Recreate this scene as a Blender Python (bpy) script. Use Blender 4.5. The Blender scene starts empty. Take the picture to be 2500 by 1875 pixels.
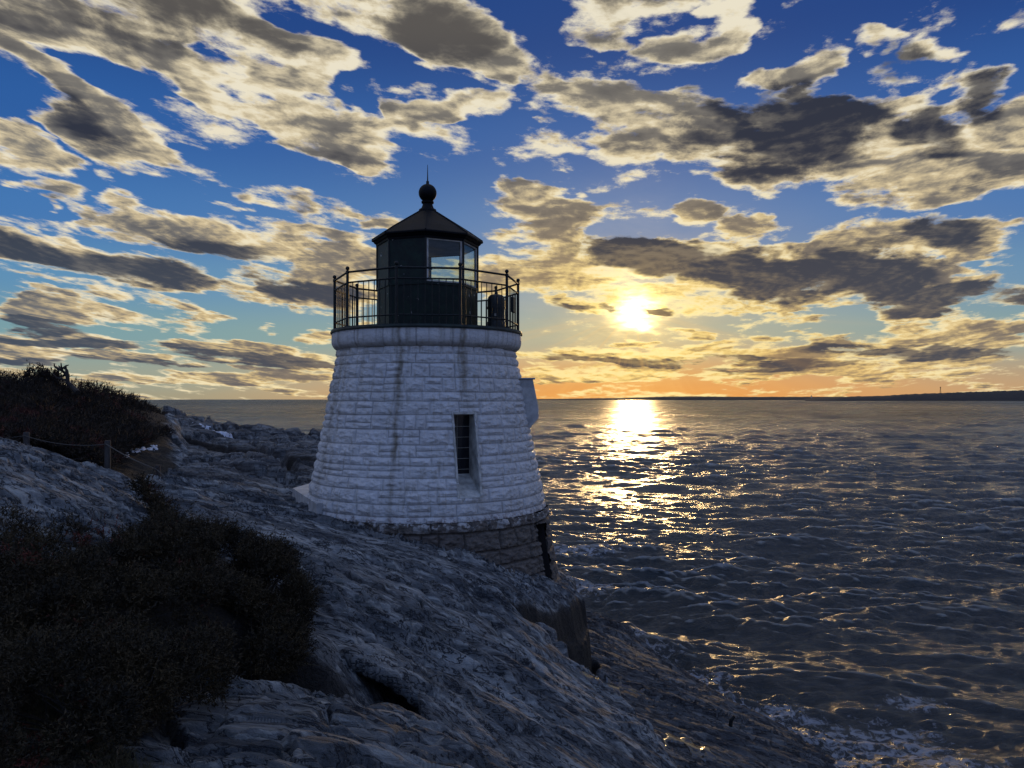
import bpy, bmesh, math, random
import numpy as np
from mathutils import Vector, Matrix
PI = math.pi
scene = bpy.context.scene
C = scene.collection
F_PX = 1900.0            # focal length of the photograph in its own pixels (2500 wide)
EYE = 8.7                # eye height above the water
HOR = 975.0              # horizon row
R_ = math.radians

# ------------------------------------------------------------------ camera
cam = bpy.data.cameras.new('camera')
cam_ob = bpy.data.objects.new('camera', cam); C.objects.link(cam_ob)
cam_ob.location = (0, 0, EYE); cam_ob.rotation_euler = (PI/2, 0, 0)
cam.sensor_width = 36; cam.lens = 36*F_PX/2500; cam.shift_y = 0.015
cam.clip_start = .1; cam.clip_end = 80000
scene.camera = cam_ob
scene.render.resolution_x = 1024; scene.render.resolution_y = 768
scene.view_settings.view_transform = 'Standard'; scene.view_settings.look = 'None'
scene.cycles.max_bounces = 6; scene.cycles.diffuse_bounces = 2; scene.cycles.glossy_bounces = 3; scene.cycles.transparent_max_bounces = 12
scene.view_settings.exposure = 0; scene.view_settings.gamma = 1

# ------------------------------------------------------------------ sun
SUN_AZ = math.atan((1548-1250)/F_PX); SUN_EL = math.atan((HOR-752)/F_PX*math.cos(SUN_AZ))
sd = Vector((math.sin(SUN_AZ)*math.cos(SUN_EL), math.cos(SUN_AZ)*math.cos(SUN_EL), math.sin(SUN_EL)))
sl = bpy.data.lights.new('sun', 'SUN'); sl.energy = .6; sl.angle = R_(1.5); sl.color = (1, .64, .27)
so = bpy.data.objects.new('sun', sl); C.objects.link(so)
so.rotation_euler = sd.to_track_quat('Z', 'Y').to_euler()

# ------------------------------------------------------------------ node helper
def lin(r, g, b):
    f = lambda c: (c/255/12.92) if c/255 <= .04045 else ((c/255+.055)/1.055)**2.4
    return (f(r), f(g), f(b), 1)
class S:
    """a socket with arithmetic"""
    nt = None
    def __init__(s, k): s.k = k
    @staticmethod
    def m(op, *a, clamp=False):
        n = S.nt.nodes.new('ShaderNodeMath'); n.operation = op; n.use_clamp = clamp
        for i, v in enumerate(a):
            if isinstance(v, S): S.nt.links.new(v.k, n.inputs[i])
            else: n.inputs[i].default_value = v
        return S(n.outputs[0])
    def __add__(s, o): return S.m('ADD', s, o)
    __radd__ = __add__
    def __sub__(s, o): return S.m('SUBTRACT', s, o)
    def __rsub__(s, o): return S.m('SUBTRACT', o, s)
    def __mul__(s, o): return S.m('MULTIPLY', s, o)
    __rmul__ = __mul__
    def __truediv__(s, o): return S.m('DIVIDE', s, o)
    def __rtruediv__(s, o): return S.m('DIVIDE', o, s)
def sstep(a, b, x):
    n = S.nt.nodes.new('ShaderNodeMapRange'); n.interpolation_type = 'SMOOTHSTEP'
    for i, v in enumerate((x, a, b, 0.0, 1.0)):
        if isinstance(v, S): S.nt.links.new(v.k, n.inputs[i])
        else: n.inputs[i].default_value = v
    return S(n.outputs[0])
def comb(x, y, z=0.0):
    n = S.nt.nodes.new('ShaderNodeCombineXYZ')
    for i, v in enumerate((x, y, z)):
        if isinstance(v, S): S.nt.links.new(v.k, n.inputs[i])
        else: n.inputs[i].default_value = v
    return S(n.outputs[0])
def sep(v):
    n = S.nt.nodes.new('ShaderNodeSeparateXYZ'); S.nt.links.new(v.k, n.inputs[0])
    return S(n.outputs[0]), S(n.outputs[1]), S(n.outputs[2])
def noise(v, scale, detail=4, rough=.55, dist=0, dim='3D', col=False, lac=2.0):
    n = S.nt.nodes.new('ShaderNodeTexNoise'); n.noise_dimensions = dim
    if v is not None: S.nt.links.new(v.k, n.inputs['Vector'])
    n.inputs['Scale'].default_value = scale; n.inputs['Detail'].default_value = detail
    n.inputs['Roughness'].default_value = rough; n.inputs['Distortion'].default_value = dist
    n.inputs['Lacunarity'].default_value = lac
    return S(n.outputs[1 if col else 0])
def mix(f, a, b, mode='MIX'):
    n = S.nt.nodes.new('ShaderNodeMix'); n.data_type = 'RGBA'; n.blend_type = mode
    n.clamp_factor = True
    for i, v in ((0, f), (6, a), (7, b)):
        if isinstance(v, S): S.nt.links.new(v.k, n.inputs[i])
        else: n.inputs[i].default_value = v
    return S(n.outputs[2])
def ramp(f, stops, interp='LINEAR'):
    n = S.nt.nodes.new('ShaderNodeValToRGB'); cr = n.color_ramp; cr.interpolation = interp
    while len(cr.elements) < len(stops): cr.elements.new(.5)
    for e, (p, c) in zip(cr.elements, stops): e.position = p; e.color = c
    S.nt.links.new(f.k, n.inputs[0]); return S(n.outputs[0])
def vmap(v, loc=(0, 0, 0), rot=(0, 0, 0), sc=(1, 1, 1), typ='POINT'):
    n = S.nt.nodes.new('ShaderNodeMapping'); n.vector_type = typ
    S.nt.links.new(v.k, n.inputs[0])
    n.inputs[1].default_value = loc; n.inputs[2].default_value = rot; n.inputs[3].default_value = sc
    return S(n.outputs[0])

# ------------------------------------------------------------------ world: Nishita sky under broken sunset cloud
def azel(px, py):
    u = (px-1250)/F_PX; v = (HOR-py)/F_PX
    a = math.atan(u); return a, math.atan(v*math.cos(a))
SC = 2500/2212
CLOUDS = [ # x, y, rx, ry, tilt (down to the right), weight : main cloud banks, in directions of the sky
 (330,50,420,105,4,1.1),(640,110,130,70,25,.9),(930,50,240,85,14,1.1),(1010,130,100,50,35,.8),(1330,10,140,60,0,.8),
 (1490,75,150,42,-14,.75),(150,190,230,70,35,1),(210,280,190,70,25,1),(60,345,150,50,5,1),
 (600,235,240,65,28,1),(760,290,120,55,18,.9),(480,180,180,55,35,.9),(690,340,80,18,12,.6),
 (950,255,120,42,6,1),(1190,240,110,65,10,.9),(1350,240,240,105,12,1),(1560,310,240,95,20,1),(1800,330,280,105,14,1.1),
 (1700,300,150,80,10,.8),(2010,365,220,80,6,1),(2150,395,90,38,0,.8),(1700,150,130,42,-22,.9),(1880,90,60,32,35,.7),(2000,130,95,45,20,.85),
 (2080,195,90,45,0,.85),(2190,240,70,60,0,.8),(1180,440,140,52,10,.95),(1190,500,110,38,12,.85),(1480,455,85,38,0,.85),
 (1640,500,90,28,8,.8),(860,455,70,32,-5,.8),(110,420,45,14,5,.6),(200,440,55,24,10,.7),(290,425,75,28,32,.8),
 (480,435,38,15,10,.55),(610,435,45,10,5,.5),(865,180,45,26,10,.45),
 (160,560,330,62,6,1.1),(440,515,230,52,12,.9),(620,560,220,70,10,1),(650,620,200,40,5,1),(740,560,110,50,10,.8),
 (100,675,120,38,0,1),(310,680,140,26,3,.85),(420,697,60,22,5,.7),(570,712,50,11,0,.6),(690,722,70,20,0,.7),
 (120,735,260,26,0,.8),(500,757,220,24,3,.85),(250,778,420,18,0,.8),(650,765,170,24,0,.8),(450,815,500,16,0,.7),
 (1500,560,300,56,8,1.1),(1750,600,300,72,7,1.1),(2030,635,290,56,4,1.1),(1950,530,200,70,4,1),(2080,520,160,60,0,1),
 (1180,570,200,60,8,1),(1100,600,140,60,10,1),(1180,640,120,18,5,.5),(1270,658,120,24,5,.85),(1380,655,110,52,5,.9),(1490,640,140,34,4,.8),
 (1500,718,60,9,3,.5),(1600,690,60,12,3,.5),(1160,700,35,14,0,.7),(1370,738,60,11,0,.7),(1700,665,160,13,3,.6),
 (1350,772,260,22,2,.95),(1600,745,110,16,-5,.6),(1700,768,420,26,2,.95),(2000,745,280,38,2,.95),(1750,712,60,9,0,.5),(2150,705,180,22,0,.8),
 (1650,800,600,18,0,.9),(1300,815,300,14,0,.7),]
DARKS = [(330,20,370,80,4,.75),(930,35,170,80,14,.65),(1330,0,130,40,0,.4),(120,230,160,38,30,.35),
 (170,562,350,40,7,1.05),(480,560,150,36,10,.8),(640,622,170,26,5,.9), (1570,215,110,45,25,.8),(1730,265,190,75,14,1.0),(1650,340,240,60,14,.55),(2000,285,100,48,15,.9),(1930,150,95,42,15,1.0),(2110,210,70,50,0,1.0),(1840,330,80,40,0,.5),
 (1480,553,250,42,8,1.15),(1750,600,280,52,7,1.15),(2050,645,290,38,3,1.2),(2050,505,130,45,4,.95),(1900,560,150,25,4,.6),
 (110,703,130,16,0,1),(330,695,110,10,4,.6),(130,742,280,14,0,.9),(490,768,210,13,2,.95),(660,778,150,13,0,.9),(250,790,420,10,0,.8),
 (1420,673,42,13,3,1.1),(1240,658,42,9,6,.9),(1318,668,30,8,18,.7),(1300,782,160,11,2,.7),(1600,790,340,12,1,.7),(1950,762,220,17,2,.85),(2160,772,120,15,0,.85),(1850,750,120,10,3,.5)]

GAPS = [(790,165,70,90,15,.8),(250,128,210,26,9,.7),(500,182,110,20,22,.6),(410,340,70,50,45,.6),(640,405,470,42,4,.8),(1060,345,210,42,6,.8),(1250,125,240,42,4,.8),
 (1700,60,110,70,0,.7),(1450,175,100,22,5,.5),(1230,370,120,40,10,.6),(1500,400,90,40,20,.5),(560,640,0,0,0,0),(500,670,200,14,0,.5),(1130,665,60,40,0,.6),(1250,700,140,22,0,.6),(1600,680,0,0,0,0),
 (1400,320,0,0,0,0),(1000,430,60,60,0,.5),(1380,470,70,50,0,.6),(1560,700,150,14,3,.5),(2050,60,180,60,0,.8),(1350,505,100,16,0,.4),(930,310,60,30,0,.5)]
GAPS = [g_ for g_ in GAPS if g_[2]]
def build_world():
    w = bpy.data.worlds.new('World'); scene.world = w; w.use_nodes = True
    nt = w.node_tree; nt.nodes.clear(); S.nt = nt
    tc = nt.nodes.new('ShaderNodeTexCoord'); d = S(tc.outputs['Generated'])
    x, y, z = sep(d)
    az = S.m('ARCTAN2', x, y); el = S.m('ARCSINE', z)
    zc = S.m('MAXIMUM', z, 0.0)
    def qof(a, e):
        zz = S.m('MAXIMUM', e, -.02) + .10
        return comb(a*.86/(zz+.13)-.30/(zz+.18), S.m('LOGARITHM', zz, math.e)*1.25+S.m('LOGARITHM', zz-.055, math.e)*.42, 3.7)
    q = qof(az, el)
    sux, suz = SUN_AZ-az, SUN_EL-el
    sdst = S.m('SQRT', sux*sux+suz*suz+1e-5)
    k = .014/(sdst+.06)*(zc*1.5+.30)
    qs = qof(az+sux*k, el+suz*k)
    wv = noise(q, 2.6, 4, .62, col=True, dim='2D'); wx, wy, wz = sep(wv)
    amp = zc*.30+.03
    wa = az+(wx-.5)*amp*1.5; we = el+(wy-.5)*amp
    def vdot(v, c):
        n = nt.nodes.new('ShaderNodeVectorMath'); n.operation = 'DOT_PRODUCT'
        nt.links.new(v.k, n.inputs[0]); n.inputs[1].default_value = c; return S(n.outputs['Value'])
    def blobs(lst, vx, vy):
        # every bank is a paraboloid w (1 - r^2) over its ellipse, as two dot products
        lq = comb(vx*vx, vx*vy, vy*vy); ll = comb(vx, vy, 1.0)
        tot = None
        for (bx, by, rx, ry, rot, wt) in lst:
            a, e = azel(bx*SC, by*SC); ca = math.cos(a); wt = wt*1.05
            sx = rx*SC/F_PX*ca*ca*1.12; sy = ry*SC/F_PX*ca*1.12
            c_, s_ = math.cos(R_(rot)), -math.sin(R_(rot))
            # u = (dx c + dy s)/sx ; v = (-dx s + dy c)/sy
            A = (c_*c_/sx**2+s_*s_/sy**2); Bq = 2*c_*s_*(1/sx**2-1/sy**2); Cq = (s_*s_/sx**2+c_*c_/sy**2)
            q2 = (-wt*A, -wt*Bq, -wt*Cq)
            l2 = (wt*(2*A*a+Bq*e), wt*(2*Cq*e+Bq*a), wt*(1-(A*a*a+Bq*a*e+Cq*e*e)))
            t = vdot(lq, q2)+vdot(ll, l2)
            tot = S.m('MAXIMUM', t, 0.0) if tot is None else S.m('SMOOTH_MAX', tot, t, .05)
        return tot
    B = blobs(CLOUDS, wa, we)
    B = B-blobs(GAPS, wa, we)*.62
    Dk = blobs([t[:5]+(t[5]*(1.3 if t[1] > 690 else 1),) for t in DARKS], az+(wx-.5)*amp*.9, we)
    def puff(v):
        f = noise(v, 3.6, 7, .56, .0, lac=2.15, dim='2D')
        n = nt.nodes.new('ShaderNodeTexVoronoi'); n.voronoi_dimensions = '2D'; n.feature = 'SMOOTH_F1'; n.normalize = True
        n.inputs['Scale'].default_value = 5.5; n.inputs['Detail'].default_value = 2.0; n.inputs['Roughness'].default_value = .55
        n.inputs['Lacunarity'].default_value = 2.3; n.inputs['Smoothness'].default_value = .35
        nt.links.new((v).k, n.inputs['Vector'])
        return f, (.62-S(n.outputs['Distance']))*.34
    def wq(v): # bend the field a little so that no cell shows
        b_ = noise(v, 4.5, 2, .5, col=True, dim='2D'); vm = nt.nodes.new('ShaderNodeVectorMath'); vm.operation = 'MULTIPLY_ADD'
        nt.links.new(b_.k, vm.inputs[0]); vm.inputs[1].default_value = (.08, .08, 0); nt.links.new(v.k, vm.inputs[2]); return S(vm.outputs[0])
    f1, p1 = puff(wq(q)); f2, p2 = puff(wq(qs))
    n1 = f1+p1; n2 = f2+p2
    n1 = n1-.06; n2 = n2-.06
    # clouds out of the picture: all round, from the same field
    out = (sstep(.62, .85, S.m('ABSOLUTE', az)) + sstep(.50, .62, el))*sstep(-.5, .5, y)
    nb = noise(vmap(q, (5, 2, 0)), .9, 2, .5, dim='2D')
    B = S.m('MAXIMUM', B, S.m('MINIMUM', out, 1.0)*sstep(.38, .62, nb)*.6)
    nf = noise(vmap(q, (9, 4, 1)), 11.0, 5, .70, dim='2D')
    small = sstep(.56, .76, noise(vmap(q, (2, 7, 0)), 3.4, 3, .6, dim='2D'))*.55
    B = S.m('SMOOTH_MAX', B, small-(1.0-sstep(.0, .2, el))*.1, .15)
    dens = B + (n1-.5)*2.8 + (nf-.5)*1.0 - .38
    dens = dens + sstep(.10, .02, el)*.10
    alpha = sstep(-.09, .36, dens)
    thick = sstep(.05, .95, dens+(f1-.5)*.6)
    rel = (n1-n2)*(8.5-thick*2.5)
    k2 = .050/(sdst+.10)*(zc*1.3+.30)
    rel = rel+(noise(q, 2.0, 3, .5, dim='2D')-noise(qof(az+sux*k2, el+suz*k2), 2.0, 3, .5, dim='2D'))*4.0
    # clear air
    sky = nt.nodes.new('ShaderNodeTexSky'); sky.sky_type = 'NISHITA'; sky.sun_disc = False
    sky.sun_elevation = SUN_EL; sky.sun_rotation = SUN_AZ; sky.air_density = 1.2; sky.dust_density = .4; sky.ozone_density = 3
    blue = ramp(el*1.6, [(0.0, lin(150,150,134)), (.035, lin(146,158,150)), (.12, lin(112,156,170)), (.22, lin(82,140,186)),
                         (.33, lin(54,114,182)), (.50, lin(32,88,162)), (.70, lin(16,60,132)), (1, lin(16,50,118))], 'EASE')
    front = sstep(-.3, .75, y)*sstep(.92, .60, z)
    blue = mix(sstep(0.02, .35, az), blue, mix(1.0, blue, (.92, .93, .98, 1), 'MULTIPLY'))
    # the unseen eastern sky behind the viewer, set bluer and brighter as fill light
    back = ramp(zc, [(0, lin(112,130,176)), (.3, lin(126,156,220)), (1, lin(122,168,250))])
    air = mix(front, back, blue)
    sc_ = nt.nodes.new('ShaderNodeVectorMath'); sc_.operation = 'SCALE'; sc_.inputs[3].default_value = 10.0
    nt.links.new(air.k, sc_.inputs[0]); air10 = S(sc_.outputs[0])
    air10 = mix(.88, S(sky.outputs[0]), air10)
    # glow round the sun
    sgx, sgz = sux+(wx-.5)*.085, suz+(wy-.5)*.07
    sg = S.m('SQRT', sgx*sgx+sgz*sgz+1e-5)
    g1 = S.m('EXPONENT', S.m('POWER', sg/.019, 2.0)*-1.0)
    g2 = S.m('EXPONENT', sg/-.046)
    g3 = S.m('EXPONENT', sg/-.11)*S.m('EXPONENT', S.m('MAXIMUM', el-SUN_EL, 0.0)/-.10)
    sv = S.m('SQRT', sux*sux*.16+suz*suz*2.2)
    lowband = S.m('EXPONENT', S.m('POWER', el/.048, 2.0)*-1.0)*S.m('EXPONENT', S.m('POWER', sux/.30, 2.0)*-1.0)
    warmw = S.m('EXPONENT', S.m('POWER', sux/.55, 2.0)*-1.0)*S.m('EXPONENT', S.m('POWER', el/.20, 2.0)*-1.0)
    def sc10(c, s=10): return tuple(v*s for v in c[:3])+(1,)
    air10 = mix(warmw*.34, air10, sc10(lin(176,176,130)))
    air10 = mix(S.m('EXPONENT', S.m('POWER', (el-.01)/.035, 2.0)*-1.0)*sstep(-.45, .05, az)*.45, air10, sc10(lin(210,156,100)))
    air10 = mix(lowband*.85, air10, sc10(lin(242,150,62)))
    air10 = mix(g3*.55, air10, sc10(lin(250,205,110)))
    # cloud colours
    lit = mix(sstep(.0, .45, el), sc10(lin(212,190,148)), sc10(lin(220,206,174)))
    lit = mix(warmw, lit, sc10(lin(240,205,128)))
    lit = mix(lowband*.7, lit, sc10(lin(238,176,92)))
    lit = mix(g3*1.1, lit, sc10(lin(255,224,130), 11))
    mid = mix(sstep(.0, .4, el), sc10(lin(100,108,118)), sc10(lin(122,118,112)))
    mid = mix(warmw, mid, sc10(lin(160,136,102)))
    mid = mix(g3*.8, mid, sc10(lin(200,160,90)))
    drk = mix(sstep(.02, .3, el), sc10(lin(70,82,98)), sc10(lin(42,48,64)))
    drk = mix(sstep(.34, .45, el)*.9, drk, sc10(lin(92,88,84)))
    drk = mix(warmw*.8, drk, sc10(lin(74,66,68)))
    edge = 1.0-sstep(.0, .40, dens)
    lfac = S.m('ADD', edge*.46+rel*.66, .65-thick*.44+sstep(.12, .5, g3)*.3, clamp=True)
    hi = mix(sstep(.55, .95, lfac)*.85, lit, mix(warmw, sc10(lin(236,228,206)), sc10(lin(255,232,160))))
    cl = mix(sstep(.05, .80, lfac), mid, hi)
    dfac = sstep(.10, .85, Dk*1.05+(n1-.5)*1.2-rel*.32-edge*.30+(thick-.6)*.12)
    cl = mix(dfac*.96, cl, mix(sstep(.1, .9, lfac)*.5, drk, mid))
    # crepuscular light streaming from the gap
    ang = S.m('ARCTAN2', suz, sux)
    rays = noise(comb(ang*3.0, 0.0, 0.0), 2.2, 3, .6)
    rayf = sstep(.42, .7, rays)*S.m('EXPONENT', sg/-.22)*.28
    skyc = mix(alpha, air10, cl)
    skyc = mix(rayf*sstep(0.0, .03, suz), skyc, sc10(lin(255,196,110)))
    gl = g1*44.0 + g2*3.0
    gl = gl*(1.0-dfac*alpha*.9)*S.m('MAXIMUM', .2+(n1-.33)*5.5, .12)
    gadd = nt.nodes.new('ShaderNodeVectorMath'); gadd.operation = 'SCALE'
    gadd.inputs[0].default_value = (1, .72, .27); nt.links.new(gl.k, gadd.inputs[3])
    fin = nt.nodes.new('ShaderNodeVectorMath'); fin.operation = 'ADD'
    nt.links.new(skyc.k, fin.inputs[0]); nt.links.new(gadd.outputs[0], fin.inputs[1])
    # below the horizon
    fin2 = mix(sstep(-.002, -.03, el), S(fin.outputs[0]), (.5, .55, .6, 1))
    bg = nt.nodes.new('ShaderNodeBackground'); nt.links.new(fin2.k, bg.inputs[0]); bg.inputs[1].default_value = .1
    o = nt.nodes.new('ShaderNodeOutputWorld'); nt.links.new(bg.outputs[0], o.inputs[0])
    w.cycles.sampling_method = 'MANUAL'; w.cycles.sample_map_resolution = 1024
build_world()

# ------------------------------------------------------------------ object helpers
def tag(o, label=None, cat=None, group=None, kind=None):
    if label: o['label'] = label
    if cat: o['category'] = cat
    if group: o['group'] = group
    if kind: o['kind'] = kind
    return o
def empty(name, loc, label, cat, group=None):
    o = bpy.data.objects.new(name, None); C.objects.link(o); o.location = loc
    o.empty_display_size = .2
    return tag(o, label, cat, group)
def link(name, me, mat, parent=None, smooth=False):
    o = bpy.data.objects.new(name, me); C.objects.link(o)
    if mat: me.materials.append(mat)
    if parent is not None:
        o.parent = parent
        o.matrix_parent_inverse = Matrix.Translation(-parent.location)
    if smooth: me.polygons.foreach_set('use_smooth', np.ones(len(me.polygons), bool))
    return o
def np_mesh(name, V, F):
    """V (n,3) floats, F (m,k) ints, k = 3 or 4"""
    me = bpy.data.meshes.new(name); V = np.asarray(V, np.float32); F = np.asarray(F, np.int32)
    m, k = F.shape
    me.vertices.add(len(V)); me.vertices.foreach_set('co', V.ravel())
    me.loops.add(m*k); me.loops.foreach_set('vertex_index', F.ravel())
    me.polygons.add(m); me.polygons.foreach_set('loop_start', np.arange(0, m*k, k, dtype=np.int32))
    try: me.polygons.foreach_set('loop_total', np.full(m, k, np.int32))
    except Exception: pass
    me.update(calc_edges=True); return me
def grid_faces(nr, nc, wrap=False):
    i = np.arange(nr-1)[:, None]; j = np.arange(nc if wrap else nc-1)[None, :]
    j2 = (j+1) % nc
    return np.stack([i*nc+j, i*nc+j2, (i+1)*nc+j2, (i+1)*nc+j], -1).reshape(-1, 4)
class MB:
    """collects shapes for ONE mesh object"""
    def __init__(s): s.bm = bmesh.new()
    def box(s, c, size, rz=0, rx=0, bev=0):
        m = Matrix.Translation(c) @ Matrix.Rotation(rz, 4, 'Z') @ Matrix.Rotation(rx, 4, 'X') @ Matrix.Diagonal((size[0], size[1], size[2], 1))
        r = bmesh.ops.create_cube(s.bm, size=1, matrix=m)
        if bev:
            es = {e for v in r['verts'] for e in v.link_edges}
            bmesh.ops.bevel(s.bm, geom=list(es), offset=bev, segments=2, affect='EDGES', profile=.5)
        return s
    def tube(s, pts, r, n=8, caps=True):
        pts = [Vector(p) for p in pts]; rr = r if isinstance(r, (list, tuple)) else [r]*len(pts)
        rings = []
        for i, p in enumerate(pts):
            t = (pts[min(i+1, len(pts)-1)]-pts[max(i-1, 0)]).normalized()
            u = t.cross(Vector((0, 0, 1)));
            if u.length < 1e-3: u = t.cross(Vector((1, 0, 0)))
            u.normalize(); v = t.cross(u)
            rings.append([s.bm.verts.new(p+(u*math.cos(2*PI*k/n)+v*math.sin(2*PI*k/n))*rr[i]) for k in range(n)])
        for a, b in zip(rings, rings[1:]):
            for k in range(n): s.bm.faces.new((a[k], a[(k+1) % n], b[(k+1) % n], b[k]))
        if caps: s.bm.faces.new(rings[0][::-1]); s.bm.faces.new(rings[-1])
        return s
    def lathe(s, prof, c=(0, 0, 0), n=48, rot=0, cap_top=True, cap_bot=True):
        """prof: list of (r, z) from the bottom up; n sides"""
        rings = []
        for (r, z) in prof:
            rings.append([s.bm.verts.new((c[0]+max(r, 1e-4)*math.sin(rot+2*PI*k/n), c[1]-max(r, 1e-4)*math.cos(rot+2*PI*k/n), c[2]+z)) for k in range(n)])
        for a, b in zip(rings, rings[1:]):
            for k in range(n): s.bm.faces.new((a[k], a[(k+1) % n], b[(k+1) % n], b[k]))
        if cap_bot: s.bm.faces.new(rings[0][::-1])
        if cap_top: s.bm.faces.new(rings[-1])
        return s
    def sphere(s, c, r, u=16, v=10, sz=1):
        m = Matrix.Translation(c) @ Matrix.Diagonal((1, 1, sz, 1))
        bmesh.ops.create_uvsphere(s.bm, u_segments=u, v_segments=v, radius=r, matrix=m); return s
    def prism(s, poly, d):
        """poly: 3D points of a face; d: extrusion vector"""
        a = [s.bm.verts.new(p) for p in poly]; b = [s.bm.verts.new(Vector(p)+Vector(d)) for p in poly]
        n = len(a); s.bm.faces.new(a); s.bm.faces.new(b[::-1])
        for k in range(n): s.bm.faces.new((a[k], b[k], b[(k+1) % n], a[(k+1) % n]))
        return s
    def build(s, name, mat, parent=None, smooth=False):
        bmesh.ops.recalc_face_normals(s.bm, faces=s.bm.faces)
        me = bpy.data.meshes.new(name); s.bm.to_mesh(me); s.bm.free()
        o = link(name, me, mat, parent)
        if smooth:
            me.polygons.foreach_set('use_smooth', np.ones(len(me.polygons), bool))
            try: me.set_sharp_from_angle(angle=R_(40))
            except Exception: pass
        return o
def P(px, py, Y):
    """the point of the place seen at photograph pixel (px, py), Y metres out"""
    return np.array([(px-1250)/F_PX*Y, Y, EYE-(py-HOR)/F_PX*Y])

# ------------------------------------------------------------------ numpy noise
_rs = np.random.RandomState(7)
_perm = np.concatenate([_rs.permutation(1024)]*2).astype(np.int32)
_grad = np.stack([np.cos(np.arange(1024)*2.399963), np.sin(np.arange(1024)*2.399963)], -1).astype(np.float32)
_val = _rs.rand(1024).astype(np.float32)
def pn(x, y, seed=0):
    x = np.asarray(x, np.float32)+seed*17.31; y = np.asarray(y, np.float32)+seed*9.77
    xi = np.floor(x).astype(np.int64); yi = np.floor(y).astype(np.int64)
    xf = x-xi; yf = y-yi; u = xf**3*(xf*(xf*6-15)+10); v = yf**3*(yf*(yf*6-15)+10)
    def g(a, b, dx, dy):
        h = _perm[(_perm[(a) & 1023]+b) & 1023]; gg = _grad[h]; return gg[..., 0]*dx+gg[..., 1]*dy
    n0 = g(xi, yi, xf, yf)*(1-u)+g(xi+1, yi, xf-1, yf)*u
    n1 = g(xi, yi+1, xf, yf-1)*(1-u)+g(xi+1, yi+1, xf-1, yf-1)*u
    return (n0*(1-v)+n1*v)*1.5
def fbm(x, y, oct=4, seed=0, gain=.5):
    s = 0; a = 1; t = 0
    for o in range(oct):
        s = s+a*pn(x*2**o, y*2**o, seed+o*3); t += a; a *= gain
    return s/t
def ridged(x, y, oct=4, seed=0, gain=.55):
    s = 0; a = 1; t = 0
    for o in range(oct):
        s = s+a*(1-2*np.abs(pn(x*2**o, y*2**o, seed+o*3))); t += a; a *= gain
    return s/t
def cell(ix, iy=0):
    return _val[_perm[(_perm[np.asarray(ix, np.int64) & 1023]+np.asarray(iy, np.int64)) & 1023]]
def ss(a, b, x):
    t = np.clip((x-a)/(b-a), 0, 1); return t*t*(3-2*t)

# ------------------------------------------------------------------ materials
def material(name, build):
    m = bpy.data.materials.new(name); m.use_nodes = True; nt = m.node_tree; S.nt = nt
    b = nt.nodes['Principled BSDF']; build(nt, b); return m
def objco(nt):
    t = nt.nodes.new('ShaderNodeNewGeometry'); return S(t.outputs['Position'])
def setin(nt, b, name, v):
    if isinstance(v, S): nt.links.new(v.k, b.inputs[name])
    else: b.inputs[name].default_value = v
def bump(nt, b, h, dist=.02, strength=1.0, normal=None):
    n = nt.nodes.new('ShaderNodeBump'); n.inputs['Distance'].default_value = dist; n.inputs['Strength'].default_value = strength
    nt.links.new(h.k, n.inputs['Height'])
    if normal is not None: nt.links.new(normal, n.inputs['Normal'])
    nt.links.new(n.outputs[0], b.inputs['Normal']); return n.outputs[0]
def attr(nt, name):
    n = nt.nodes.new('ShaderNodeAttribute'); n.attribute_name = name; return S(n.outputs['Fac'])
def g(v, k=1.0, t=(1, 1, 1)): return (v*t[0]*k, v*t[1]*k, v*t[2]*k, 1)

def rock_mat(nt, b):
    p = objco(nt); sk = vmap(p, rot=(0, 0, .25))
    a = noise(vmap(sk, sc=(.16, 2.4, 2.0)), 1.1, 9, .68)
    c = noise(p, .55, 5, .6); l = noise(p, 3.4, 6, .7)
    fine = noise(vmap(sk, sc=(.8, 4.5, 3)), 3.2, 9, .76, .2); dk = noise(vmap(sk, sc=(.20, 3.6, 2.2)), 2.3, 6, .60, .15)
    col = ramp(a, [(.30, (.05, .058, .07, 1)), (.44, (.15, .166, .18, 1)), (.54, (.30, .32, .33, 1)), (.64, (.54, .56, .56, 1))])
    col = mix(sstep(.5, .68, c)*.3, col, (.30, .28, .25, 1))
    col = mix(sstep(.56, .7, l)*.4, col, (.20, .26, .24, 1))
    seam = sstep(.030, .006, S.m('ABSOLUTE', dk-.47)); seam2 = sstep(.035, .008, S.m('ABSOLUTE', fine-.5))
    col = mix(seam*.9, col, (.014, .016, .024, 1))
    big_ = noise(vmap(sk, sc=(.25, .9, .9)), .9, 4, .6); col = mix(sstep(.40, .62, big_)*.55, mix(.6, col, (.03, .036, .048, 1)), col)
    col = mix(sstep(.55, .66, dk)*.5, col, (.52, .54, .53, 1))
    wet = attr(nt, 'wet')  # real wetness, plus the shade painted on steep faces
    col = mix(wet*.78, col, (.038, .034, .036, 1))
    soil_shade = attr(nt, 'soil_shade')  # real earth, plus the shade painted into deep crevices
    col = mix(soil_shade, col, mix(noise(p, 9, 5, .7), (.007, .006, .006, 1), (.020, .016, .013, 1)))
    setin(nt, b, 'Base Color', col)
    setin(nt, b, 'Roughness', .80-wet*.12)
    b.inputs['Specular IOR Level'].default_value = .35
    bump(nt, b, fine*.7+dk*.9-seam*.35+noise(p, 24, 5, .65)*.22, .14, 1.0)
M = {}
M['rock'] = material('weathered_schist', rock_mat)
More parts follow.
